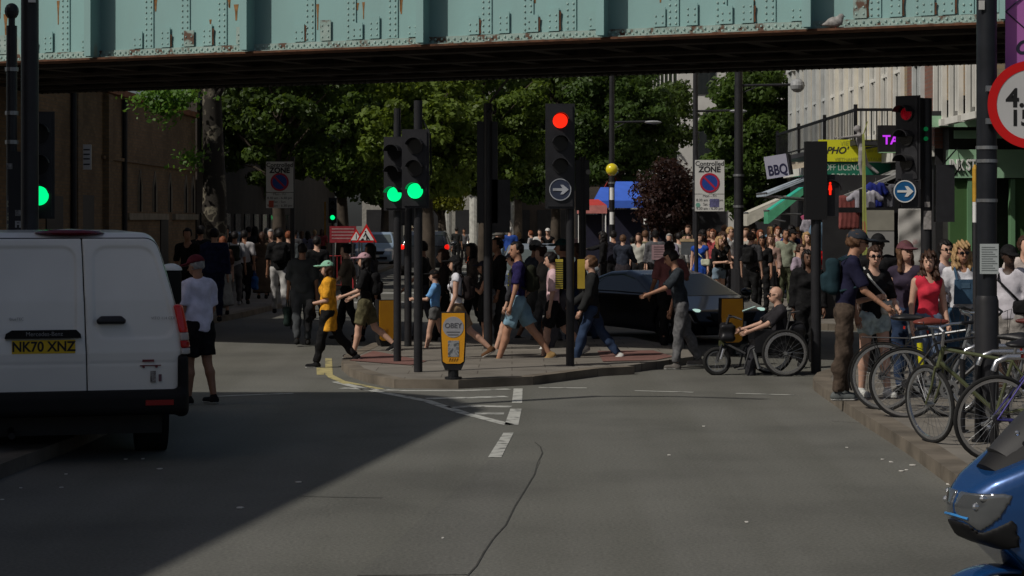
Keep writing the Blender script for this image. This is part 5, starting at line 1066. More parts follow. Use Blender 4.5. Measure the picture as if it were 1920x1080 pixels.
x,_=XZ(922,400,108); car('small white van far down the street facing the camera',x,108,170,VAN,1.9,2.12,1.2,[[(1.6,1.28),(1.1,1.85),(.3,1.9),(.3,1.25)]],[(1.8,1.2),(1.1,1.98),(.9,1.9),(1.5,1.1)],None,(1.6,-1.5),(.5,.5,.47),front=(HL,.9),res=.06,name='small_van')
x,_=XZ(1098,400,62); 
# near white van
vrz=R(14.8); vc=(-3.79,18.35,0); V_=thing('white_van','large white panel van at the left, seen from behind','van',vc,vrz)
PRO=[(.0,.42),(4.6,.3),(4.95,.7),(4.85,1.1),(4.1,1.25),(3.4,1.9),(3.05,2.0),(.32,1.99),(.16,1.93),(.03,1.4),(-.02,.95)]
def vw(Z): return .965-.24*np.maximum(0,Z-1.0)**1.35
def vb(p):
    d=smax(poly2(p[1],p[2],PRO),np.abs(p[0])-vw(p[2]),.13)
    for q in(.95,4.1): d=np.maximum(d,-np.maximum(np.sqrt((p[1]-q)**2+(p[2]-.36)**2)-.4,.66-np.abs(p[0])))
    return d
sdf('body',vb,(-1,-.1,.25),(1,5,2.05),.035,PAINTW,V_)
SEAM=.115
def door(p,sg):
    b_=vb(p); w_=vw(p[2]); x=p[0]
    inner=smax(np.abs(x)-(w_-.02),smax(.60-p[2],p[2]-1.935,.03),.1)
    # pressed panel
    cxp=(SEAM+w_)/2 if sg>0 else (SEAM-w_)/2; hwp=((w_-SEAM)/2 if sg>0 else (w_+SEAM)/2)-.07
    pan=smax(np.abs(x-cxp)-hwp,np.abs(p[2]-1.47)-.40,.13)
    rec=np.clip((.004-pan)/.022,0,1)*.014
    rec2=np.clip((.012-np.abs(p[2]-.86))/.012,0,1)*.006
    d=np.maximum(b_-.024+rec+rec2,-(b_+.03)); d=np.maximum(d,inner); d=np.maximum(d,p[1]-.5)
    sm_=SEAM-.03*(p[2]-1.25); return np.maximum(d,(sm_+.0045-x) if sg>0 else (x-sm_+.0045))
rd=sdf('rear_door',lambda p:door(p,1),(SEAM-.02,-.1,.55),(1,.5,2),.0125,PAINTW,V_); ld=sdf('rear_door',lambda p:door(p,-1),(-1,-.1,.55),(SEAM+.02,.5,2),.0125,PAINTW,V_)
rub=M((.009,.009,.0095),.65,0,.15,5,spec=.2)
def seal(p):
    b_=vb(p); inner=smax(np.abs(p[0])-(vw(p[2])-.02),smax(.60-p[2],p[2]-1.935,.03),.1); return np.maximum(np.maximum(b_-.003,-(b_+.02)),np.maximum(inner-.009,p[1]-.5))
sdf('door_seal',seal,(-1,-.1,.55),(1,.5,2),.0125,rub,V_)
def bump(p):
    d=smax(rbox(p,(0,.16,.52),(1.0,.29,.11),.07),np.abs(p[0])-1.0,.05)
    for q in(-1,1): d=smin(d,np.maximum(rbox(p,(q*.915,.12,.66),(.085,.2,.27),.05),vw(p[2])-.06-np.abs(p[0])),.03)
    return d
sdf('bumper',bump,(-1.05,-.2,.28),(1.05,.5,1.0),.02,rub,V_)
m=MB(); m.box2((.62,-.142,.50),(.86,-.125,.545)); m.build('reflector',M((.25,.01,.01),.3,0,0),V_); m=MB(); m.box2((-.86,-.142,.50),(-.62,-.125,.545)); m.build('reflector',M((.25,.01,.01),.3,0,0),V_)
def tl(z0,z1,q): return lambda p:np.maximum(np.maximum(smax(vb(p)-.055,-(vb(p)+.05),.01),np.maximum(z0-p[2],p[2]-z1)),np.maximum(vw(p[2])-.035-q*p[0],p[1]-.2))
for q in(-1,1):
    for z0,z1,mt,n_ in((1.12,1.36,M((.5,.012,.01),.12,0,0,spec=.6,emit=.03),'tail_light'),(1.05,1.12,M((.42,.36,.34),.15,0,0),'indicator_lens'),(.985,1.05,M((.4,.01,.01),.12,0,0),'tail_light'),(.93,.985,M((.42,.42,.42),.15,0,0),'reversing_lens')):
        sdf(n_,tl(z0,z1,q),(min(q*.8,q*1.06),-.12,z0-.02),(max(q*.8,q*1.06),.3,z1+.02),.015,mt,V_)
m=MB(); m.ell((.0,.30,1.985),(.3,.16,.035),20,6); m.build('roof_brake_light',M((.12,.005,.012),.2,0,0),V_,smooth=True)
def py_(z): return -.034 if z<1.0 else -.026+.09*max(0,z-1.05)*.6
m=MB(); m.slab([(-.56,1.085),(.08,1.085),(.075,1.12),(.04,1.155),(-.5,1.155),(-.55,1.125)],'y',-.065,-.01); tb=m.build('plate_trim',rub,ld); text('Mercedes-Benz',.05,M((.25,.26,.27),.4),tb,(-.23,-.067,1.122),depth=.001)
pl=MB(); pl.box2((-.5,-.048,.955),(.03,-.034,1.07)); pl_=pl.build('number_plate',M((.62,.42,.015),.4,0,.04,3),ld); text('NK70 XNZ',.118,M((.01,.01,.01),.5,0,0),pl_,(-.235,-.05,1.011),depth=.001,bold=.003,sx=.93)
h_=sdf('door_handle',lambda p:smax(smin(rbox(p,(.335,-.035,1.225),(.125,.035,.026),.025),rbox(p,(.335,-.03,1.25),(.1,.02,.02),.02),.02),-ell(p,(.3,-.08,1.19),(.09,.03,.012)),.01),(.18,-.09,1.17),(.49,.03,1.3),.008,M((.02,.02,.022),.35,0,0),rd)
text('VITO 114 CDI',.034,M((.3,.31,.32),.4),rd,(.8-.02,-.014,1.245),rot=(R(84),0,0),depth=.001); text('BlueTEC',.034,M((.3,.31,.32),.4),ld,(-.46,-.014,1.25),rot=(R(84),0,0),depth=.001)
m=MB(); m.box2((.58,-.052,.835),(.76,-.035,.842)); m.box2((.60,-.052,.87),(.70,-.035,.89)); m.disc((.61,-.05,.828),.012,.004,'y',10); m.disc((.72,-.05,.828),.012,.004,'y',10); m.build('car_sticker',M((.2,.05,.06)),rd); m=MB(); m.box2((.67,-.048,.69),(.715,-.03,.79)); m.build('sticker',ramp_mat('van_sticker',[(.42,(.04,.03,.03)),(.55,(.3,.29,.28)),(.7,(.1,.08,.07))],30,3,.7,.1)[0],rd); m=MB(); m.box2((.74,-.048,.70),(.765,-.03,.76)); m.build('sticker',M((.15,.08,.1)),rd)
for q in(-1,1):
    wheel(V_,q*.76,.95,.345,.27,q); wheel(V_,q*.80,4.1,.335,.24,q)
    m=MB(); m.box2((q*.93,3.15,1.33),(q*1.12,3.22,1.4)); m.build('mirror_arm',rub,V_)
    o=sdf('door_mirror',lambda p:rbox(p,(q*1.17,3.2,1.42),(.105,.07,.20),.05),(q*1.22-.2,3.05,1.15),(q*1.22+.2,3.35,1.7),.03,rub,V_); m=MB(); m.ell((q*1.17,3.2,1.585),(.115,.08,.07),14,6,z0=0); m.build('mirror_cap',PAINTW,o)
m=MB(); m.box2((-.8,.3,.22),(.8,4.6,.4)); m.tube([(-.5,.3,.27),(-.5,0,.25)],.03,8); m.build('underbody',BLK,V_)
sdf('side_window',lambda p:np.maximum(np.maximum(vb(p)-.006,-(vb(p)+.04)),poly2(p[1],p[2],[(4.0,1.28),(3.35,1.85),(2.75,1.85),(2.75,1.25)])),(-1,2.7,1.2),(1,4.1,1.9),.035,GLASS,V_)
# ------------------------------------------------------------ bicycles
def bwheel(par,c,r,rim=CHR,steer=0,tyre=TYRE,name='wheel',n=28,tw=.018):
    t=bpy.data.objects.new(name,None); COL.objects.link(t); t.parent=par; t.location=c; t.rotation_euler=(0,0,steer)
    m=MB(); m.tube([(0,r*math.cos(a),r*math.sin(a)) for a in np.linspace(0,2*math.pi,33)[:-1]],tw,8,closed=True); m.build('tyre',tyre,t,smooth=True)
    m=MB(); m.ring((0,0,0),r-.04,r-.014,.022,'x',40); m.build('rim',rim,t,smooth=True)
    m=MB()
    for i in range(n):
        a=2*math.pi*i/n; b_=a+(.45 if i%2 else -.45); q=.022 if (i//2)%2 else -.022
        m.tube([(q,.02*math.cos(b_),.02*math.sin(b_)),(0,(r-.03)*math.cos(a),(r-.03)*math.sin(a))],.0016,3)
    m.disc((0,0,0),.024,.06,'x',10); m.build('spokes',STEEL,t); return t
def bicycle(label,x,y,rz,col,lean=0,steer=0,r=.345,guards=False,rack=False,saddle=BLK,z=.12,drop=False,barm=None,bottle=None,grp='bicycles at the stands',flat=False,name='bicycle'):
    t=thing(name,label,'bicycle',(x,y,z),0,grp); t.rotation_euler=(0,R(lean),R(rz)); fm=M(col,.3,.3,.1,4,coat=.5)
    rc=Vector((0,-.5,r));fc=Vector((0,.56,r)); bb=Vector((0,-.07,.29)); st_=Vector((0,-.22,.80)); ht=Vector((0,.38,.88));hb=Vector((0,.42,.74))
    m=MB(); tt=st_+(bb-st_)*.1; m.tube([bb,st_],.016,8); m.tube([tt,ht-Vector((0,0,.03))] if not flat else [st_+(bb-st_)*.4,hb],.016,8); m.tube([bb,hb],.02,8); m.tube([hb-Vector((0,-.01,.04)),ht],.021,8)
    for q in(-.045,.045): m.tube([bb+Vector((q*.4,0,0)),rc+Vector((q*1.2,0,0))],.009,6); m.tube([tt+Vector((q*.3,0,0)),rc+Vector((q*1.2,0,0))],.008,6)
    m.build('frame',fm,t,smooth=True)
    fk=bpy.data.objects.new('front_assembly',None); COL.objects.link(fk); fk.parent=t; fk.location=hb; fk.rotation_euler=(0,0,R(steer)); 
    m=MB()
    for q in(-.045,.045): m.tube([(q,.0,-.05),(q,.05,-.22),fc-hb+Vector((q,0,0))],[.013,.012,.009],6)
    m.tube([(-.045,0,-.05),(.045,0,-.05)],.014,6); m.build('fork',fm,fk,smooth=True)
    m=MB(); top=ht-hb+Vector((0,-.02,.13)); m.tube([ht-hb,top],.014,8)
    hm=barm or BLK
    if drop: m.tube([top,top+Vector((0,.09,0))],.014,6); pts=lambda q:[top+Vector((0,.09,0)),top+Vector((q*.2,.1,0)),top+Vector((q*.21,.19,-.02)),top+Vector((q*.21,.2,-.1)),top+Vector((q*.21,.1,-.14))]
    else: m.tube([top,top+Vector((0,.06,.03))],.014,6); pts=lambda q:[top+Vector((0,.06,.03)),top+Vector((q*.12,.06,.05)),top+Vector((q*.30,-.02,.06))]
    for q in(-1,1): m.tube(pts(q),.012,8)
    hb_=m.build('handlebar',hm,fk,smooth=True); m=MB()
    for q in(-1,1):
        e=pts(q)[-1]; m.tube([e-Vector((q*.11,0,0)) if not drop else pts(q)[-2],e],.017,8)
    m.build('grip',BLK,hb_); m=MB()
    for q in(-1,1): m.tube([top+Vector((q*.15,.08,.05)),top+Vector((q*.1,.16,.08)),Vector((0,.08,.05)),Vector((0,.02,-.1))],.0035,4)
    m.build('cable',BLK,hb_)
    bwheel(fk,fc-hb,r); bwheel(t,rc,r)
    sd=bpy.data.objects.new('saddle',None)
    def fs(p): return smax(smin(ell(p,(0,-.31,.955),(.085,.12,.035)),cap(p,(0,-.28,.96),(0,-.09,.965),.045,.02,),.04),-(p[2]-.93),.02)
    xs=np.arange(-.12,.14,.012);ys=np.arange(-.48,.0,.012);zs=np.arange(.88,1.03,.012); V,Q=snet(fs(grid(xs,ys,zs)),xs,ys,zs); npmesh('saddle',V,Q,saddle,t)
    m=MB(); m.tube([st_,Vector((0,-.25,.94))],.0135,8); m.build('seat_post',STEEL,t)
    m=MB(); m.ring((.05,bb.y,bb.z),.06,.095,.006,'x',26); 
    for k in range(5): a=k*1.257; m.tube([(.05,bb.y,bb.z),(.05,bb.y+.065*math.cos(a),bb.z+.065*math.sin(a))],.007,4)
    m.tube([(.05,bb.y,bb.z),(.07,bb.y+.1,bb.z-.13)],.011,6); m.tube([(-.05,bb.y,bb.z),(-.07,bb.y-.1,bb.z+.13)],.011,6); m.tube([(-.05,bb.y,bb.z),(.05,bb.y,bb.z)],.02,8)
    m.box((.11,bb.y+.1,bb.z-.13),(.09,.06,.018)); m.box((-.11,bb.y-.1,bb.z+.13),(.09,.06,.018)); m.build('crankset',STEEL,t)
    m=MB(); m.ring((.045,rc.y,rc.z),.02,.04,.02,'x',16); m.tube([(.05,bb.y,bb.z+.093),(.05,rc.y,rc.z+.04)],.004,4); m.tube([(.05,bb.y,bb.z-.093),(.05,rc.y+.03,rc.z-.12),(.05,rc.y,rc.z-.04)],.004,4); m.build('chain',DGREY,t)
    if guards:
        for c,a0,a1,par,nm in((rc,60,205,t,'rear_mudguard'),(fc-hb,20,160,fk,'front_mudguard')): m=MB(); m.ring(c,r+.03,r+.034,.05,'x',24,R(a0),R(a1)); m.build(nm,BLK,par)
    if rack: m=MB(); m.tube([(-.06,-.22,.75),(-.06,-.72,.75),(.06,-.72,.75),(.06,-.22,.75)],.007,6); m.box2((-.05,-.7,.745),(.05,-.3,.755)); m.tube([(.06,-.6,.75),(.05,-.5,.36)],.006,5); m.tube([(-.06,-.6,.75),(-.05,-.5,.36)],.006,5); m.build('rack',DGREY,t)
    m=MB(); m.box((0,-.28,.86),(.02,.02,.03)); m.build('rear_reflector',M((.4,.02,.01),.3),t)
    if bottle:
        m=MB(); c=(bb+st_)/2; m.tube([c+Vector((0,.06,-.12)),c+Vector((0,.03,.16))],.03,10); m.build('lock',bottle,t)
    return t
def at(px,py,z=.12): return G(px,py,z)
x,y=at(1655,768); fx,fy=math.cos(R(28)),-math.sin(R(28)); 
bicycle('dark grey city bicycle with rear mudguard and yellow frame lock, leftmost of the row',x+.5*fx,y+.5*fy,-118,(.03,.032,.036),lean=-3,guards=True,rack=True,bottle=M((.6,.55,.01),.5),steer=10,barm=BLK)
x,y=at(1716,831); bicycle('olive green racing style bicycle with front wheel turned sideways',x+.62,y-.02-.1,78,(.13,.145,.07),lean=-7,steer=-52,r=.335,flat=False,barm=CHR)
x,y=at(1800,800); bicycle('black bicycle with brown leather saddle behind the green one',x+.15,y+.9,-100,(.02,.02,.022),lean=3,guards=True,saddle=M((.16,.035,.025),.35,0,.2,9),steer=-15)
x,y=at(1880,862); bicycle('purple blue framed bicycle at the right edge beside the scooter screen',x+.42,y+.1,-80,(.05,.04,.22),lean=5,steer=0,barm=CHR,drop=True)
x,y=at(1870,800); bicycle('grey bicycle with chrome handlebar behind the thick column',x+.35,y+1.1,84,(.2,.21,.22),lean=-4,barm=CHR,saddle=M((.12,.03,.025),.35,0,.2,9),steer=20)
for i,(px,py,lab) in enumerate(((1805,810,'far'),(1834,828,'middle'),(1862,844,'near'))):
    x,y=at(px,py); t=thing('cycle_stand',f'{lab} black and chrome hoop cycle stand of the three by the thick column','cycle stand',(x,y,.12),0,'cycle stands'); H=.8;Wd=.75
    m=MB(); m.tube([(0,0,0),(0,0,H-.12)],.025,10); m.tube([(Wd,0,0),(Wd,0,H-.12)],.025,10); m.build('post',BLK,t,smooth=True)
    m=MB(); m.tube([(0,0,H-.12),(.03,0,H-.04),(.12,0,H),(Wd-.12,0,H),(Wd-.03,0,H-.04),(Wd,0,H-.12)],.0255,10); m.build('hoop',CHR,t,smooth=True); m=MB(); m.disc((0,0,.01),.06,.02,'z',14); m.disc((Wd,0,.01),.06,.02,'z',14); m.build('foot_plate',BLK,t)
# handbike wheelchair
x,y=G(1435,703); hb=thing('handcycle_wheelchair','black wheelchair with motorised front wheel ridden across the road','wheelchair',(x,y,0),R(93))
for q in(-1,1):
    w_=bwheel(hb,(q*.3,-.12 if q>0 else -.22,.31),.3,tw=.02,n=20); m=MB(); m.ring((q*.03,0,0),.245,.262,.012,'x',36); m.build('push_rim',CHR,w_,smooth=True)
bwheel(hb,(0,.66,.185),.165,tw=.03,n=14,rim=STEEL)
m=MB(); 
for q in(-.24,.24): m.tube([(q,-.3,.85),(q,-.2,.42),(q,.15,.42),(q,.25,.36),(q*.8,.32,.1),(q*.6,.4,.09)],.014,8); m.tube([(q,-.2,.42),(q,-.15,.29),(q,.15,.42)],.013,6); m.tube([(q,-.3,.85),(q,-.42,.87)],.013,6)
m.tube([(-.3,-.15,.29),(.3,-.15,.29)],.014,6); m.build('frame',DGREY,hb,smooth=True)
m=MB(); m.box((0,-.02,.44),(.42,.4,.06)); m.box((0,-.25,.62),(.42,.05,.4),rx=R(-10)); m.build('seat',BLK,hb)
for q in(-.26,.26): m=MB(); m.box((q,-.02,.47),(.02,.42,.3)); m.build('side_guard',BLK,hb)
m=MB(); m.tube([(0,.66,.19),(0,.58,.5),(0,.5,.78)],.02,8)
for q in(-1,1): m.tube([(q*.05,.66,.19),(q*.05,.6,.42)],.012,6); m.tube([(0,.5,.78),(q*.2,.46,.8),(q*.26,.36,.76)],.013,6)
m.tube([(0,.58,.45),(.2,.3,.3)],.015,6); m.tube([(0,.58,.45),(-.2,.3,.3)],.015,6); m.build('front_drive',DGREY,hb,smooth=True)
m=MB(); m.tube([(-.24,.13,.1),(-.24,.2,.36),(-.24,.1,.42),(-.24,-.0,.38)],.02,8); m.tube([(-.1,.62,.22),(-.1,.58,.36)],.02,6); m.build('chrome_tubes',CHR,hb,smooth=True)
sdf('battery_bag',lambda p:rbox(p,(0,.52,.58),(.1,.1,.12),.05)+.012*np.sin(p[2]*40+p[0]*30),(-.15,.35,.4),(.15,.7,.78),.02,BLK,hb); m=MB(); m.box((0,.6,.43),(.08,.06,.07)); m.build('motor_cover',M((.05,.055,.02)),hb)
sdf('rear_bag',lambda p:smin(rbox(p,(0,-.40,.52),(.2,.12,.2),.06),rbox(p,(0,-.12,.5),(.24,.22,.1),.06),.05)+.01*np.sin(p[2]*35+p[0]*25),(-.3,-.6,.25),(.3,.15,.8),.022,BLK,hb); m=MB(); m.tube([(.06,.30,.86),(.10,.12,.92)],.012,6); m.build('phone_mount',M((.5,.7,.65),.2),hb)
# scooter in the corner
S_=thing('motor_scooter','metallic blue motor scooter nose cut off by the bottom right corner','scooter',(1.865,9.0,0),R(106)); SB=M((.01,.06,.2),.25,.3,.05,2,coat=1); SBK=M((.01,.01,.011),.6,0,.1,5,spec=.2); SGR=M((.06,.06,.062),.55,0,.15,6)
SP=[(0,.9),(-.03,.965),(-.10,1.02),(-.3,1.12),(-.55,1.24),(-.8,1.2),(-.85,.9),(-.6,.35),(-.38,.3),(-.30,.6),(-.16,.72),(-.06,.76),(-.01,.82)]
def sw_(y): return .09+.26*np.clip(-y/.5,0,1)**.7
def sbody(p): 
    d=smax(poly2(p[1],p[2],SP),np.abs(p[0])-sw_(p[1])*(.75+.25*np.clip((p[2]-.5)/.4,0,1)),.07)
    return d+.012*np.clip(1-np.abs(p[2]-(1.0-p[1]*-.25)-.0)/.03,0,1)*0
sdf('front_fairing',lambda p:np.maximum(sbody(p),-(p[2]-.86-.42*(p[1]+.3)) if 0 else sbody(p)),(-.45,-.95,.25),(.45,.05,1.3),.016,SB,S_)
def slamp(q): return lambda p:np.maximum(np.maximum(sbody(p)-.008,-(sbody(p)+.03)),np.maximum(poly2(p[1],p[2],[(.02,.865),(-.005,.955),(-.13,.965),(-.165,.955),(-.11,.85),(-.05,.80)]),.012-q*p[0]))
for q in(-1,1): 
    o=sdf('headlight',slamp(q),(-.3,-.4,.75),(.3,.05,1.05),.01,M((.15,.16,.17),.12,.55,0,spec=.9,coat=1),S_)
    m=MB(); m.ell((q*.148,-.065,.94),(.014,.028,.014),10,6); m.ell((q*.13,-.035,.905),(.012,.02,.016),10,6); m.ell((q*.165,-.10,.955),(.012,.02,.008),10,6); m.build('reflector_bowl',CHR,o)
def band(z0,z1,mt,nm,off_=.006): sdf(nm,lambda p:np.maximum(np.maximum(sbody(p)-off_,-(sbody(p)+.03)),np.maximum(z0+.0-(p[2]+.60*p[1]),(p[2]+.60*p[1])-z1)),(-.45,-.95,.2),(.45,.05,1.35),.014,mt,S_)
sdf('lower_panel',lambda p:np.maximum(np.maximum(sbody(p)-.006,-(sbody(p)+.03)),np.maximum(p[2]-(.42-.62*p[1]*1.0-.02),-.9-p[1])),(-.45,-.95,.2),(.45,.05,1.2),.014,SBK,S_)
def nose(p): return np.maximum(np.maximum(sbody(p)-.007,-(sbody(p)+.03)),np.maximum(poly2(p[1],p[2],[(.03,.865),(-.06,.795),(-.17,.86),(-.2,.74),(-.1,.7),(.0,.75)]),0*p[0]-1))
sdf('nose_panel',nose,(-.3,-.35,.65),(.3,.05,.95),.012,SBK,S_)
m=MB(); m.tube([(-.1,-.012,.85),(0,.012,.858),(.1,-.012,.85)],.006,6); m.build('blue_accent',M((.05,.25,.6),.3),S_)
# screen
def shellmesh(name,mat,u0,u1,w0,w1,lift,th,crown):
    V=[];Q=[];nu,nv=14,16
    for k_ in(0,1):
        for i in range(nu+1):
            u=u0+(u1-u0)*i/nu; hw=w0+(w1-w0)*(i/nu)**.8
            for j in range(nv+1):
                v=-1+2*j/nv; x=hw*v; dz=-crown*v*v-(.02*(1-i/nu)**4); V.append((x,-u-k_*th*.6-.08*v*v,1.02+lift+(u-.1)*.8+dz-k_*th))
    W=nv+1;O=(nu+1)*W
    for i in range(nu):
        for j in range(nv): a_=i*W+j; Q.append((a_,a_+1,a_+W+1,a_+W)); Q.append((O+a_+W,O+a_+W+1,O+a_+1,O+a_))
    for i in range(nu): Q.append((i*W,(i+1)*W,O+(i+1)*W,O+i*W)); Q.append((i*W+nv,O+i*W+nv,O+(i+1)*W+nv,(i+1)*W+nv))
    for j in range(nv): Q.append((j,O+j,O+j+1,j+1)); Q.append((nu*W+j,nu*W+j+1,O+nu*W+j+1,O+nu*W+j))
    return npmesh(name,V,Q,mat,S_,angle=40)
shellmesh('windscreen',M((.035,.035,.037),.55,0,.15,4,spec=.25),.17,.62,.13,.22,.075,.012,.07)
shellmesh('screen_surround',SBK,.125,.60,.15,.26,.045,.035,.07)
m=MB()
for q in(-1,1):
    for yy,zz_ in((-.23,1.205),(-.4,1.355)): m.ell((q*.12,yy,zz_-.0),(.012,.012,.012),8,5)
m.build('screen_bolts',CHR,S_)
def fen(p):
    a=np.sqrt((p[1]+.2)**2+(p[2]-.28)**2); return np.maximum(np.maximum(np.abs(a+.35*p[0]**2*3-.345)-.012,np.abs(p[0])-.085),.28-p[2]-.25*(p[1]+.2))
sdf('front_mudguard',fen,(-.12,-.65,.1),(.12,.25,.7),.012,SB,S_)
w_=bpy.data.objects.new('front_wheel',None); COL.objects.link(w_); w_.parent=S_; w_.location=(0,-.2,.28); m=MB(); m.ring((0,0,0),.19,.28,.12,'x',32); m.build('tyre',TYRE,w_,smooth=True); m=MB(); m.ring((0,0,0),.15,.195,.1,'x',28); m.build('rim',SBK,w_)
m=MB()
for q in(-1,1): m.tube([(q*.08,-.2,.28),(q*.08,-.34,.75)],.025,8)
m.build('fork',SBK,S_)
m=MB(); m.ring((.34,-.44,.665),.026,.032,.006,'x',24)
for k in range(3): a=math.pi/2+k*2.094; m.tube([(.343,-.44,.665),(.343,-.44+.026*math.cos(a),.665+.026*math.sin(a))],.0028,5)
m.build('emblem',SGR,S_)
m=MB(); m.box((0,-1.35,.62),(.36,1.1,.4)); m.ell((0,-1.35,.86),(.2,.55,.09),14,6); m.build('seat_unit',SBK,S_,smooth=True); m=MB(); m.tube([(-.36,-.62,1.12),(0,-.68,1.1),(.36,-.62,1.12)],.018,8); m.build('handlebar',SBK,S_)
w2=bpy.data.objects.new('rear_wheel',None); COL.objects.link(w2); w2.parent=S_; w2.location=(0,-1.6,.28); m=MB(); m.ring((0,0,0),.17,.28,.14,'x',32); m.build('tyre',TYRE,w2,smooth=True)
# a floor box between seat and fairing
m=MB(); m.box((0,-.9,.36),(.34,.7,.14)); m.build('footboard',SBK,S_)
# ------------------------------------------------------------ the people in the photograph
K=(.012,.012,.013); N=(.012,.014,.045); W_=(.62,.6,.58); GY=(.12,.12,.125); DJ=(.03,.05,.1); LJ=(.2,.29,.34)
XG='pedestrians on the crossing'
person(371,758,1.68,50,'elderly person in maroon cap and pale lilac shirt beside the white van',legs=(6,4,-8,8),arms=(4,8,20,2,8,25),skin='o',hair=('buzz','g'),hat=('cap',(.11,.018,.025)),top=((.72,.70,.86),.42,1.8),bottom=('shorts',K),shoes=K,g=1.28,hem=.86,sh='person in maroon cap beside the van',head=(15,12))
person(616,689,1.52,88,'person in mint cap and mustard shirt walking left with a dark bag',legs=(15,4,-22,18),arms=(5,6,72,4,6,70,.5),fem=True,skin='p',hair=('long','br'),hat=('cap',(.28,.55,.4)),top=((.72,.34,.03),.45,2.2),bottom=('trousers',K),shoes=K,g=1.22,hem=.62,bag=[('bundle',K)],group=XG,sh='person in mustard shirt')
person(685,671,1.6,84,'person in pale pink cap, striped black top and khaki skirt walking left',legs=(14,3,-20,30),arms=(20,8,50,5,8,60),fem=True,hair=('long','k'),hat=('cap',(.45,.28,.32)),top=(K,.45),bottom=('shorts',(.11,.1,.055)),shoes=K,bag=[('backpack',K)],group=XG,sh='person in pale pink cap',print_=(.5,.5,.5))
person(816,664,1.32,82,'child in black cap and sky blue T-shirt holding a green jacket',legs=(14,3,-14,16),arms=(30,8,60,0,8,15),hair=('short','br'),hat=('cap',K),top=((.16,.36,.68),.42),bottom=('hotpants',(.1,.1,.1)),shoes=(.3,.3,.3),group=XG,sh='child in blue T-shirt')
o=person(856,684,1.58,86,'person in black cap and white sleeveless top behind the front bollard',legs=(14,3,-30,20),arms=(2,8,22,-8,8,14),fem=True,hair=('long','k'),hat=('cap',K),top=((.68,.68,.74),.08),bottom=('shorts',(.32,.22,.13)),shoes=(.12,.06,.03),bag=[('backpack',(.02,.015,.015))],group=XG,sh='person in white sleeveless top')
person(833,650,1.62,95,'person with long dark hair in a dark top just behind the black caps',fem=True,hair=('long','br'),top=((.02,.015,.015),.9),bottom=('trousers',K),legs=WALK2,group=XG)
person(908,657,1.42,100,'young person in grey cap and short black dress holding a phone',fem=True,skin='t',hair=('long','k'),hat=('cap',(.03,.03,.045)),arms=APHONE,top=(K,.1),bottom=('dress',K),skirtlen=.38,shoes=(.3,.28,.28),group=XG)
person(934,655,1.8,110,'tall person in black top and dark trousers carrying a white jacket',skin='o',hair=('buzz','k'),top=(K,.9),bottom=('trousers',(.03,.03,.032)),shoes=K,group=XG,bag=[('bundle',(.35,.35,.36))],sh='tall person in black top')
person(972,685,1.82,88,'balding person in navy print T-shirt and light denim shorts striding left',legs=(22,6,-26,10),arms=(8,8,8,-14,10,18),skin='t',hair=('buzz','k'),top=((.025,.02,.085),.42,1.3),bottom=('shorts',(.2,.33,.42)),shoes=(.3,.19,.08),bag=[('backpack',(.02,.022,.014))],print_=(.6,.55,.02),group=XG,sh='balding person in navy T-shirt',head=(25,5))
person(965,667,1.66,80,'person in dark grey hat and white trainers hidden behind the balding walker',legs=(24,6,-28,10),hair=('short','k'),hat=('bucket',(.05,.05,.07)),top=((.03,.03,.035),.9),bottom=('shorts',K),shoes=(.6,.6,.58),group=XG)
person(1037,680,1.62,84,'young person with tousled dark hair in pale pink T-shirt and black shorts',legs=(12,3,-26,22),arms=(0,7,10,-4,7,10),hair=('short','k'),top=((.68,.47,.5),.45,1.4),bottom=('shorts',K),shoes=(.55,.53,.5),group=XG,head=(0,14))
person(1056,664,1.8,86,'person in dark teal cap and black jacket behind the signal pole',legs=WALK2,skin='o',hair=('short','k'),hat=('cap',(.008,.035,.035)),top=(K,1),bottom=('trousers',(.06,.06,.075)),shoes=(.1,.1,.1),g=1.1,group=XG)
person(1110,684,1.6,84,'person with swept back fair hair in black jacket, jeans and white shoes',legs=(20,5,-22,16),arms=(10,8,18,24,8,30),fem=True,hair=('short','lb'),top=((.02,.021,.022),1,1.9),bottom=('trousers',DJ),shoes=(.6,.6,.58),hem=.78,group=XG)
person(1277,692,1.68,95,'person with dark hair in slate T-shirt pointing left with bowed head',legs=(8,4,-16,8),arms=(45,8,25,-5,8,20),lean=10,head=(0,24),skin='t',hair=('short','k'),top=((.035,.042,.05),.48,1.5),bottom=('trousers',(.13,.13,.135)),shoes=(.14,.13,.12),group=XG)
person(1256,660,1.75,15,'broad person in dusty pink shirt seen from behind beside the black car',skin='o',hair=('buzz','k'),top=((.3,.12,.12),.45,1.5),bottom=('trousers',K),g=1.18,shoes=K,group=XG,arms=(5,12,30,20,25,70))
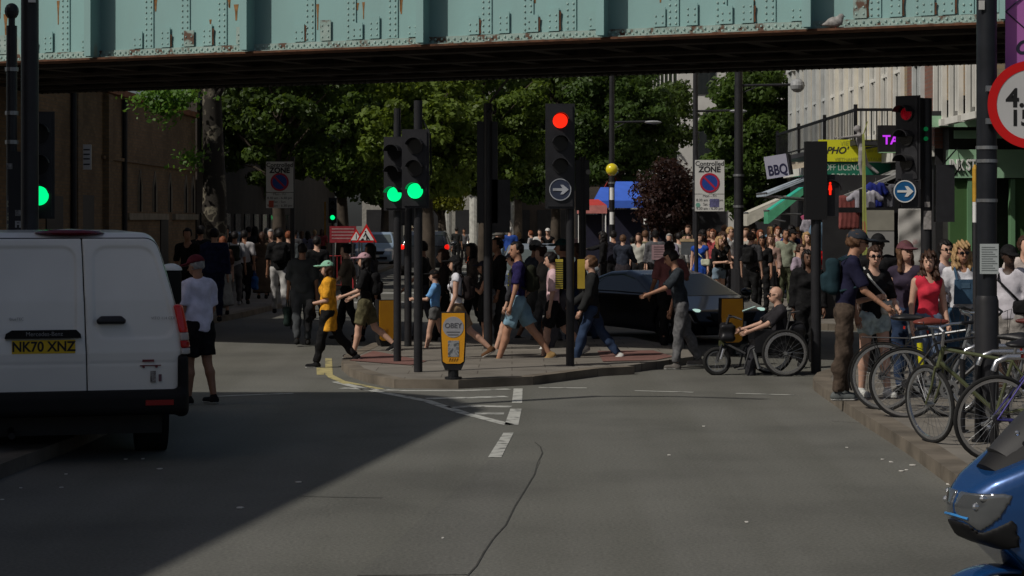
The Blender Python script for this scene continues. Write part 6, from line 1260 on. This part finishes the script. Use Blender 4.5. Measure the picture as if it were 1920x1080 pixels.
for i,(px,fy,H,rz,tc,bc,ht,hr,lab) in enumerate((
 (886,640,1.7,100,(.1,.08,.07),('trousers',K),None,('long','k'),'person with long black hair in brown top behind the bollard walkers'),
 (1000,644,1.76,-70,(.05,.06,.08),('shorts',(.1,.1,.1)),('cap',(.3,.3,.3)),('short','k'),'person in light grey cap walking right behind the pink T-shirt'),
 (1020,650,1.66,95,(.3,.28,.24),('trousers',GY),None,('bun','br'),'person with tied hair in stone coloured top near the signal pole'),
 (1085,648,1.72,90,(.06,.05,.1),('trousers',DJ),None,('short','br'),'person in dark violet top just behind the black jacket walker'),
 (795,640,1.74,85,(.03,.03,.03),('trousers',(.05,.05,.06)),None,('short','k'),'dark clothed person between the right green signal and the child'),
 (700,640,1.7,80,(.04,.04,.05),('leggings',K),None,('long','k'),'person with black hair behind the pale pink cap walker'),
 (650,636,1.68,84,(.16,.13,.1),('trousers',K),None,('bun','k'),'person in taupe top between the mustard and pink cap walkers'))):
    person(px,fy,H,rz,lab,near=False,top=(tc,[.45,.9][i%2],1.3),bottom=bc,hat=ht,hair=hr,skin='topb'[i%4],legs=[WALK1,WALK2][i%2],arms=[AW1,AW2][i%2],group=XG,lean=i%3*2)
# handcycle rider
x,y=G(1447,703); person(0,0,1.7,93,'bald person in dark shirt and sunglasses riding the handcycle wheelchair',loc=(x+.14,y,-.50),legs=(82,78,80,76),arms=(52,14,18,50,14,22),lean=6,skin='p',hair=None,top=((.03,.028,.032),.45,1.5),bottom=('trousers',(.03,.03,.035)),shoes=(.1,.1,.1),g=1.15,shades=True,drop=False,near=True)
# right corner
RG='people standing on the right corner'
person(1583,750,1.86,-92,'tall person in dark cap, navy T-shirt and brown trousers leaning forward',z0=.12 if 0 else .12,legs=(4,6,-4,3),arms=(4,6,10,22,10,30),lean=10,head=(0,8),skin='t',hair=('short','lb'),hat=('cap',(.03,.035,.045)),top=((.016,.016,.04),.45,1.4),bottom=('trousers',(.075,.055,.042)),shoes=(.1,.11,.11),shades=True,bag=[('backpack',(.015,.035,.045))],group=RG,sh='tall person in brown trousers')
person(1638,744,1.68,200,'person in black T-shirt, sunglasses and pale denim shorts with a white sling bag',z0=.12,fem=True,hair=('short','br'),shades=True,arms=(15,10,50,10,10,90,.4),top=(K,.48,1.3),bottom=('hotpants',(.38,.46,.46)),shoes=(.5,.5,.48),bag=[('cross',(.6,.6,.56))],group=RG,sh='person in black T-shirt',head=(-20,0),legs=(14,6,-6,4))
person(1700,738,1.72,150,'person with very long brown hair and mauve cap seen half from behind',z0=.12,fem=True,hair=('long','lb'),hat=('cap',(.12,.05,.06)),top=((.04,.03,.05),.1),bottom=('trousers',DJ),group=RG,head=(50,0))
person(1740,742,1.60,195,'person with curly brown hair in a bright coral strappy top and jeans',z0=.12,fem=True,hair=('curly','br'),top=((.65,.04,.07),.0),bottom=('trousers',(.12,.16,.24)),group=RG,head=(-30,0))
person(1770,718,1.72,215,'person in dark sunglasses and white shirt behind the coral top',z0=.12,fem=True,hair=('bun','k'),shades=True,top=((.45,.42,.48),.45),bottom=('trousers',K),group=RG,head=(-25,0))
o=person(1803,736,1.7,185,'person with golden bob and sunglasses in denim dungarees over a white T-shirt',z0=.12,fem=True,skin='t',hair=('curly','bl'),shades=True,top=((.62,.62,.66),.42,1.4),bottom=('trousers',(.055,.11,.18)),g=1.1,group=RG,arms=(-4,16,10,2,14,16))
dn=cloth((.055,.11,.18)); m=MB(); m.slab([(-.135,1.02),(.135,1.02),(.125,1.30),(-.115,1.30)],'y',.135,.163); 
for q in(-1,1): m.tube([(q*.1,.155,1.29),(q*.11,.13,1.38),(q*.105,.05,1.45)],.016,5)
m.build('dungaree_bib',dn,o); m=MB(); m.slab([(-.05,1.2),(.05,1.2),(.05,1.26),(-.05,1.26)],'y',.164,.168); m.build('bib_patch',cloth((.09,.16,.24)),o)
person(1893,745,1.68,155,'person in black cap and white T-shirt with a dark shoulder strap',z0=.12,skin='d',hair=('buzz','k'),hat=('cap',K),top=((.55,.53,.58),.48,1.6),bottom=('shorts',(.3,.28,.26)),bag=[('cross',K)],g=1.1,group=RG,sh='person in black cap',head=(35,8))
person(1922,728,1.78,190,'person in loose cream shirt cut off by the right frame edge',z0=.12,top=((.55,.48,.44),.48,2),bottom=('trousers',(.3,.28,.26)),group=RG,arms=(20,10,95,10,10,90,.4))
person(1646,700,1.78,180,'person in a black hood in front of the grey stall board',z0=.12,hair=None,hat=('bucket',K),top=(K,1,2),bottom=('trousers',K),skin='d',g=1.1,group=RG)
person(1514,690,1.66,185,'person dressed all in black between the wheelchair and the tall person',z0=0,hair=('long','k'),top=(K,1,2),bottom=('wide',K),g=1.2,skin='b',fem=True)
# right-hand crowd, middle distance
CG='crowd on the right-hand pavement'
def c(px,hy,H,rz,label,Y=None,**k):
    """placed by the row of the head top: depth from the feet row when given as Y"""
    x=(px-960)/F*Y; k.setdefault('group',CG); k.setdefault('near',hy>0 and Y<58); k.setdefault('legs',rng.choice([STAND,WALK1,WALK2,STAND])); return person(0,0,H,rz+rng.uniform(-38,38),label,loc=(x,Y,k.pop('z0',.12)),**k)
c(1312,443,1.62,200,'person in royal blue dress with a small pale bag looking up',50.5,fem=True,skin='p',hair=('bun','br'),top=((.02,.07,.35),.1),bottom=('dress',(.02,.07,.35)),bag=[('cross',(.5,.52,.4))],sh='person in royal blue dress',head=(-30,-15))
c(1348,450,1.6,185,'fair person in black T-shirt and denim shorts carrying a black bag',47,fem=True,hair=('long','bl'),arms=(10,8,80,10,8,85,.4),top=(K,.45),bottom=('hotpants',(.16,.22,.28)),bag=[('cross',K)],sh='fair person in black T-shirt')
c(1354,430,1.68,180,'person with long curly brown hair behind the fair person',51,fem=True,hair=('curly','br'),top=((.02,.02,.02),.1),bottom=('trousers',K))
c(1337,417,1.74,185,'person with red hair in a red checked shirt',55,hair=('short','r'),top=((.42,.08,.09),.9),bottom=('trousers',K)); c(1368,415,1.78,190,'sunny fair person in sunglasses and bright white shirt',54,hair=('short','bl'),shades=True,top=((.7,.7,.7),.5),bottom=('trousers',(.05,.05,.06)),arms=(5,10,60,5,10,60,.4))
c(1408,452,1.7,5,'person with white collared black top and large black rucksack seen from behind',45.5,hair=('short','br'),top=((.05,.05,.055),.5,1.4),bottom=('trousers',K),bag=[('backpack',K)],sh='person with large black rucksack',shoes=(.1,.1,.1),g=1.1)
c(1430,447,1.62,200,'dark haired person with sunglasses on the head beside the rucksack',46.5,fem=True,skin='o',hair=('long','k'),top=(K,.5),bottom=('trousers',K)); c(1446,441,1.66,180,'person with long fair brown hair in beige top and black skirt',48,fem=True,hair=('long','lb'),top=((.3,.2,.17),.9),bottom=('skirt',K),skirtlen=.42)
c(1473,435,1.76,178,'person with shaved head in pale olive shirt and green trousers',48,skin='o',hair=('buzz','k'),top=((.3,.33,.25),.5,1.5),bottom=('trousers',(.09,.1,.06)),arms=(20,8,90,0,8,20,.4),g=1.1)
c(1500,465,1.62,190,'person in lilac blouse with sunglasses and a pale denim jacket at the waist',42.5,fem=True,hair=('short','br'),shades=True,top=((.38,.31,.38),.4,1.4),bottom=('trousers',(.2,.2,.19)),bag=[('bundle',(.18,.3,.36))],sh='person in lilac blouse',g=1.08,z0=.0)
c(1529,463,1.6,175,'young person in bright red printed top behind the lilac blouse',44,fem=True,hair=('short','lb'),top=((.6,.015,.02),.42),bottom=('trousers',K),z0=.12); c(1512,448,1.7,180,'fair haired person just behind the bright red top',46,fem=True,hair=('long','bl'),top=((.4,.25,.2),.1),bottom=('trousers',GY))
c(1521,436,1.72,170,'person in a straw sun hat under the dark signal box',50,hat=('sun',(.42,.26,.08)),hair=('long','br'),top=((.2,.1,.12),.3),bottom=('trousers',GY)); c(1497,414,1.8,175,'person in wide straw hat and pink patterned shirt beneath the green awning',56,hat=('sun',(.45,.32,.18)),hair=('short','br'),top=((.42,.16,.22),.5),bottom=('shorts',GY))
c(1459,417,1.8,185,'person in pale pink shirt beneath the cream awning',57,hair=('short','r'),top=((.5,.3,.33),.5),bottom=('trousers',GY)); c(1425,420,1.72,182,'person with auburn hair right of the globe lamp post',56,hair=('long','r'),fem=True,top=((.1,.05,.03),.5),bottom=('trousers',K)); c(1400,418,1.74,178,'fair haired person left of the auburn haired one',58,hair=('short','lb'),top=((.42,.4,.36),.5),bottom=('trousers',K))
c(1485,430,1.75,180,'person in dark cap and navy top behind the olive shirt',52,hat=('cap',K),hair=('short','k'),skin='o',top=((.02,.02,.04),.5),bottom=('trousers',K)); c(1310,430,1.7,180,'dark clothed person far behind the royal blue dress',60,hair=('short','k'),top=(K,.5),bottom=('trousers',K))
cols=[((.5,.5,.48),'white'),((.3,.05,.05),'red'),((.03,.05,.15),'navy'),((.15,.15,.15),'grey'),(K,'black'),((.35,.22,.15),'tan'),((.1,.2,.3),'blue'),((.12,.16,.08),'green')]
hs=[('short','k','short black'),('long','br','long brown'),('short','lb','short light brown'),('curly','k','curly black'),('long','bl','long fair'),('bun','br','tied brown'),('buzz','k','cropped')]
where_r=['near the rear of the right pavement','under the far awnings','by the shop fronts','close to the copper tree','behind the checked shirt','in the thick of the right crowd','near the red dress rail','at the far right kerb','beyond the straw hats']
fill=[]
for i in range(26):
    Y=rng.uniform(53,78); px=rng.uniform(1290,1545); 
    if any(abs(px-a)<9 and abs(Y-b)<3 for a,b in fill): px+=11
    fill.append((px,Y)); t=cols[(i*3+1)%8]; h=hs[(i*2)%7]; sk='potob'[i%5]; hh=rng.uniform(1.6,1.84)
    c(px,0,hh,rng.choice([0,180,185,175,10,170]),f'person with {h[2]} hair in {t[1]} top {where_r[i%9]}',Y,hair=h[:2],bag=[(rng.choice(['cross','backpack']),rng.choice([K,GY,(.2,.1,.05)]))] if i%3==0 else None,hat=((rng.choice(['cap','bucket']),rng.choice([K,W_,GY])) if i%5==2 else None),lean=rng.choice([0,0,4,8]),head=(rng.uniform(-40,40),rng.uniform(-8,18)),skin=sk,top=(t[0],rng.choice([.4,.5,.9])),bottom=rng.choice([('trousers',K),('shorts',GY),('trousers',DJ)]),legs=rng.choice([STAND,WALK1,WALK2]),fem=i%2==0)
# left crowd in the shade
LG='crowd in the shade on the left pavement'
def l(px,fy,H,rz,label,**k): k.setdefault('group',LG); k.setdefault('near',False); k.setdefault('z0',.12); return person(px,fy,H,rz,label,**k)
l(402,603,1.8,5,'tall person in navy coat behind the maroon cap',top=((.02,.025,.07),1,2),bottom=('trousers',(.015,.02,.05)),hair=('short','k'),g=1.15)
l(418,590,1.62,10,'person in pale skirt with auburn hair next to the navy coat',fem=True,hair=('long','r'),top=((.08,.04,.03),.5),bottom=('skirt',(.32,.32,.3)),skirtlen=.75)
l(440,573,1.72,3,'person in white T-shirt with dark rucksack seen from behind on the left',hair=('short','k'),skin='o',top=((.42,.42,.44),.45,1.4),bottom=('trousers',(.1,.095,.095)),bag=[('backpack',(.02,.025,.02))],shoes=(.3,.3,.3),sh='person in white T-shirt on the left',legs=WALK1)
l(458,570,1.72,-3,'person in white shirt walking away with a blue carrier bag',skin='o',hair=('short','k'),top=((.45,.43,.44),.45),bottom=('trousers',K),bag=[('toteR',(.01,.06,.2))],sh='person in white shirt walking away')
l(492,560,1.66,12,'person in long dark brown dress on the left pavement',fem=True,hair=('long','br'),top=((.07,.05,.035),.5),bottom=('dress',(.07,.05,.035)),skirtlen=.8)
l(508,556,1.72,180,'person with grey hair in a brown top facing the camera on the left',hair=('short','g'),top=((.1,.07,.05),.9),bottom=('trousers',(.1,.08,.05)))
l(524,588,1.8,8,'tall person in black T-shirt and white trousers walking away',hair=('short','k'),skin='o',top=(K,.5,1.5),bottom=('trousers',(.42,.41,.4)),legs=WALK2,bag=[('backpack',K)],sh='tall person in white trousers',g=1.08)
l(541,578,1.72,0,'person in grey T-shirt and dark shorts beside the white trousers',skin='p',hair=('buzz','r'),top=((.07,.08,.085),.5),bottom=('shorts',K))
l(567,648,1.72,6,'heavy person in grey T-shirt walking away in the middle left',z0=0,hair=('buzz','k'),skin='o',top=((.055,.06,.062),.5,1.7),bottom=('trousers',(.06,.065,.07)),g=1.2,legs=WALK1,bag=[('tote',(.02,.035,.03))],sh='heavy person in grey T-shirt')
l(594,600,1.74,5,'person in black with white sleeves behind the mustard shirt walker',z0=0,hair=('short','k'),top=(K,.9),bottom=('trousers',K))
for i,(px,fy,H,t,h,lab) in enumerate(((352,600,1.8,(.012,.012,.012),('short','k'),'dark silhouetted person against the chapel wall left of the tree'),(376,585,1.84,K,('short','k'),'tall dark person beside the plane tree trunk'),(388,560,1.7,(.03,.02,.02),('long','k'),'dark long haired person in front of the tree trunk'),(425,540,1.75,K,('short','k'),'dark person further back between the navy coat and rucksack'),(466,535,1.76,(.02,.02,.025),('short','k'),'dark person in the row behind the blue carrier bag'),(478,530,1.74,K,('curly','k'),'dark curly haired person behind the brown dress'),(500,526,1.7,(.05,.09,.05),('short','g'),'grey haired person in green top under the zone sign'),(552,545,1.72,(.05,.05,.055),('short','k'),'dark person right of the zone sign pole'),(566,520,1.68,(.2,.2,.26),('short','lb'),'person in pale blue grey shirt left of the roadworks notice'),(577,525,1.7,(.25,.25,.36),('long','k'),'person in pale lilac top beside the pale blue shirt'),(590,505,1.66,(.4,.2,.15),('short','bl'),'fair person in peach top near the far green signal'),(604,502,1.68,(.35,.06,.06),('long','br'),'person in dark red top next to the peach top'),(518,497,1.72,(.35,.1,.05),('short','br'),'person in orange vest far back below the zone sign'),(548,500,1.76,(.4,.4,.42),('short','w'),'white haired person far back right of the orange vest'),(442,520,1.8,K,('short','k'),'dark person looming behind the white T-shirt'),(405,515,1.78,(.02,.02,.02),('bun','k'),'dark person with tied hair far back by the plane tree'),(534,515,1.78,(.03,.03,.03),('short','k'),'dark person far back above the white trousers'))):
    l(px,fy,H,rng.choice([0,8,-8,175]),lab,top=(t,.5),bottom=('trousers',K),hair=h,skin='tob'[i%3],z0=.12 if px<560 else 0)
# centre background
MG='people around the far junction'
def k(px,Y,H,rz,label,**o): o.setdefault('group',MG); o.setdefault('near',False); return person(0,0,H,rz,label,loc=((px-960)/F*Y,Y,0),**o)
k(938,47,1.83,90,'person in grey cap and pale blue shirt above the balding walker',hat=('cap',(.12,.11,.1)),hair=('short','br'),top=((.25,.36,.48),.5),bottom=('trousers',K))
k(956,72,1.85,5,'large bald person in royal blue top far down the street',hair=('buzz','w'),top=((.03,.08,.35),.5,1.6),bottom=('shorts',GY),g=1.25); k(1002,80,1.7,60,'person in grey T-shirt bending near the red box far off',hair=('short','r'),top=((.3,.29,.3),.5),bottom=('shorts',K),lean=15)
k(1027,76,1.78,180,'person in white hat and dark top far off',hat=('cap',W_),hair=('short','k'),top=(K,.1),bottom=('trousers',K)); k(1012,78,1.75,178,'person in white sleeves beside the white hat far off',hair=('short','k'),top=(W_,.3),bottom=('trousers',K)); k(973,85,1.6,0,'person with fair hair in a dark top far down the street centre',hair=('long','bl'),top=(K,.5),bottom=('trousers',K))
k(1168,55,1.7,-20,'person in long dark coat pushing toward the green cart',hair=('short','lb'),top=((.025,.03,.045),1,1.8),bottom=('dress',(.035,.03,.035)),skirtlen=.72,g=1.1,arms=(30,8,30,30,8,30)); k(1131,56.5,1.76,80,'slim dark person reaching to the right by the striped beacon pole',hair=('curly','k'),skin='d',top=(K,.9),bottom=('leggings',K),arms=(0,8,20,75,5,10))
k(1088,85,1.62,185,'person in red and white top far off left of the red stall',hair=('short','k'),top=((.45,.3,.3),.5),bottom=('trousers',K)); k(1198,56,1.74,160,'person in white top in front of the blue stalls',hair=('long','br'),top=((.42,.42,.38),.5),bottom=('trousers',K),z0=0) if 0 else k(1198,56,1.74,160,'person in off-white top in front of the blue stalls',hair=('long','br'),top=((.42,.42,.38),.5),bottom=('trousers',K))
k(1210,57,1.8,0,'person in olive jacket beside the off-white top',hair=('short','lb'),top=((.16,.15,.09),.9),bottom=('trousers',K)); k(1229,55.5,1.8,5,'broad person in grey top with black cap by the stalls',hair=('short','k'),hat=('cap',K),top=((.1,.1,.11),.9,1.6),bottom=('trousers',K),g=1.2); k(1255,56.5,1.72,170,'person in pale lilac shirt under the copper tree',hair=('short','g'),top=((.3,.28,.36),.5),bottom=('trousers',K)); k(1273,57,1.74,10,'person in dark waistcoat with white sleeves under the copper tree',hair=('short','k'),top=((.45,.45,.44),.9),bottom=('trousers',K)); k(1291,58,1.7,180,'person in pale shirt left of the right zone sign pole',hair=('bun','k'),top=((.4,.4,.45),.5),bottom=('trousers',K))
k(771,100,1.8,180,'person in pale hat between the signal poles far off',hat=('sun',(.5,.42,.3)),hair=('short','k'),top=(K,.5),bottom=('trousers',K))
for i,(px,Y,a,lab) in enumerate(((645,100,K,'dark person far left of the pale blue car'),(663,104,(.05,.05,.06),'second dark person behind the roadworks signs'),(1110,90,K,'dark person by the red stall legs'),(1150,57,(.02,.02,.03),'dark person just below the yellow globe'),(1186,57.5,K,'dark person between the beacon and the striped post'),(1240,84,(.05,.04,.04),'dark brown clothed person deep under the stalls'),(856,98,(.03,.03,.03),'dark person right of the estate car'),(870,104,(.12,.12,.13),'grey clothed person left of the white van far off'))): k(px,Y,rng.uniform(1.62,1.8),rng.choice([0,180,90]),lab,top=(a,.5),bottom=('trousers',K),hair=('short','k'),skin='tob'[i%3])
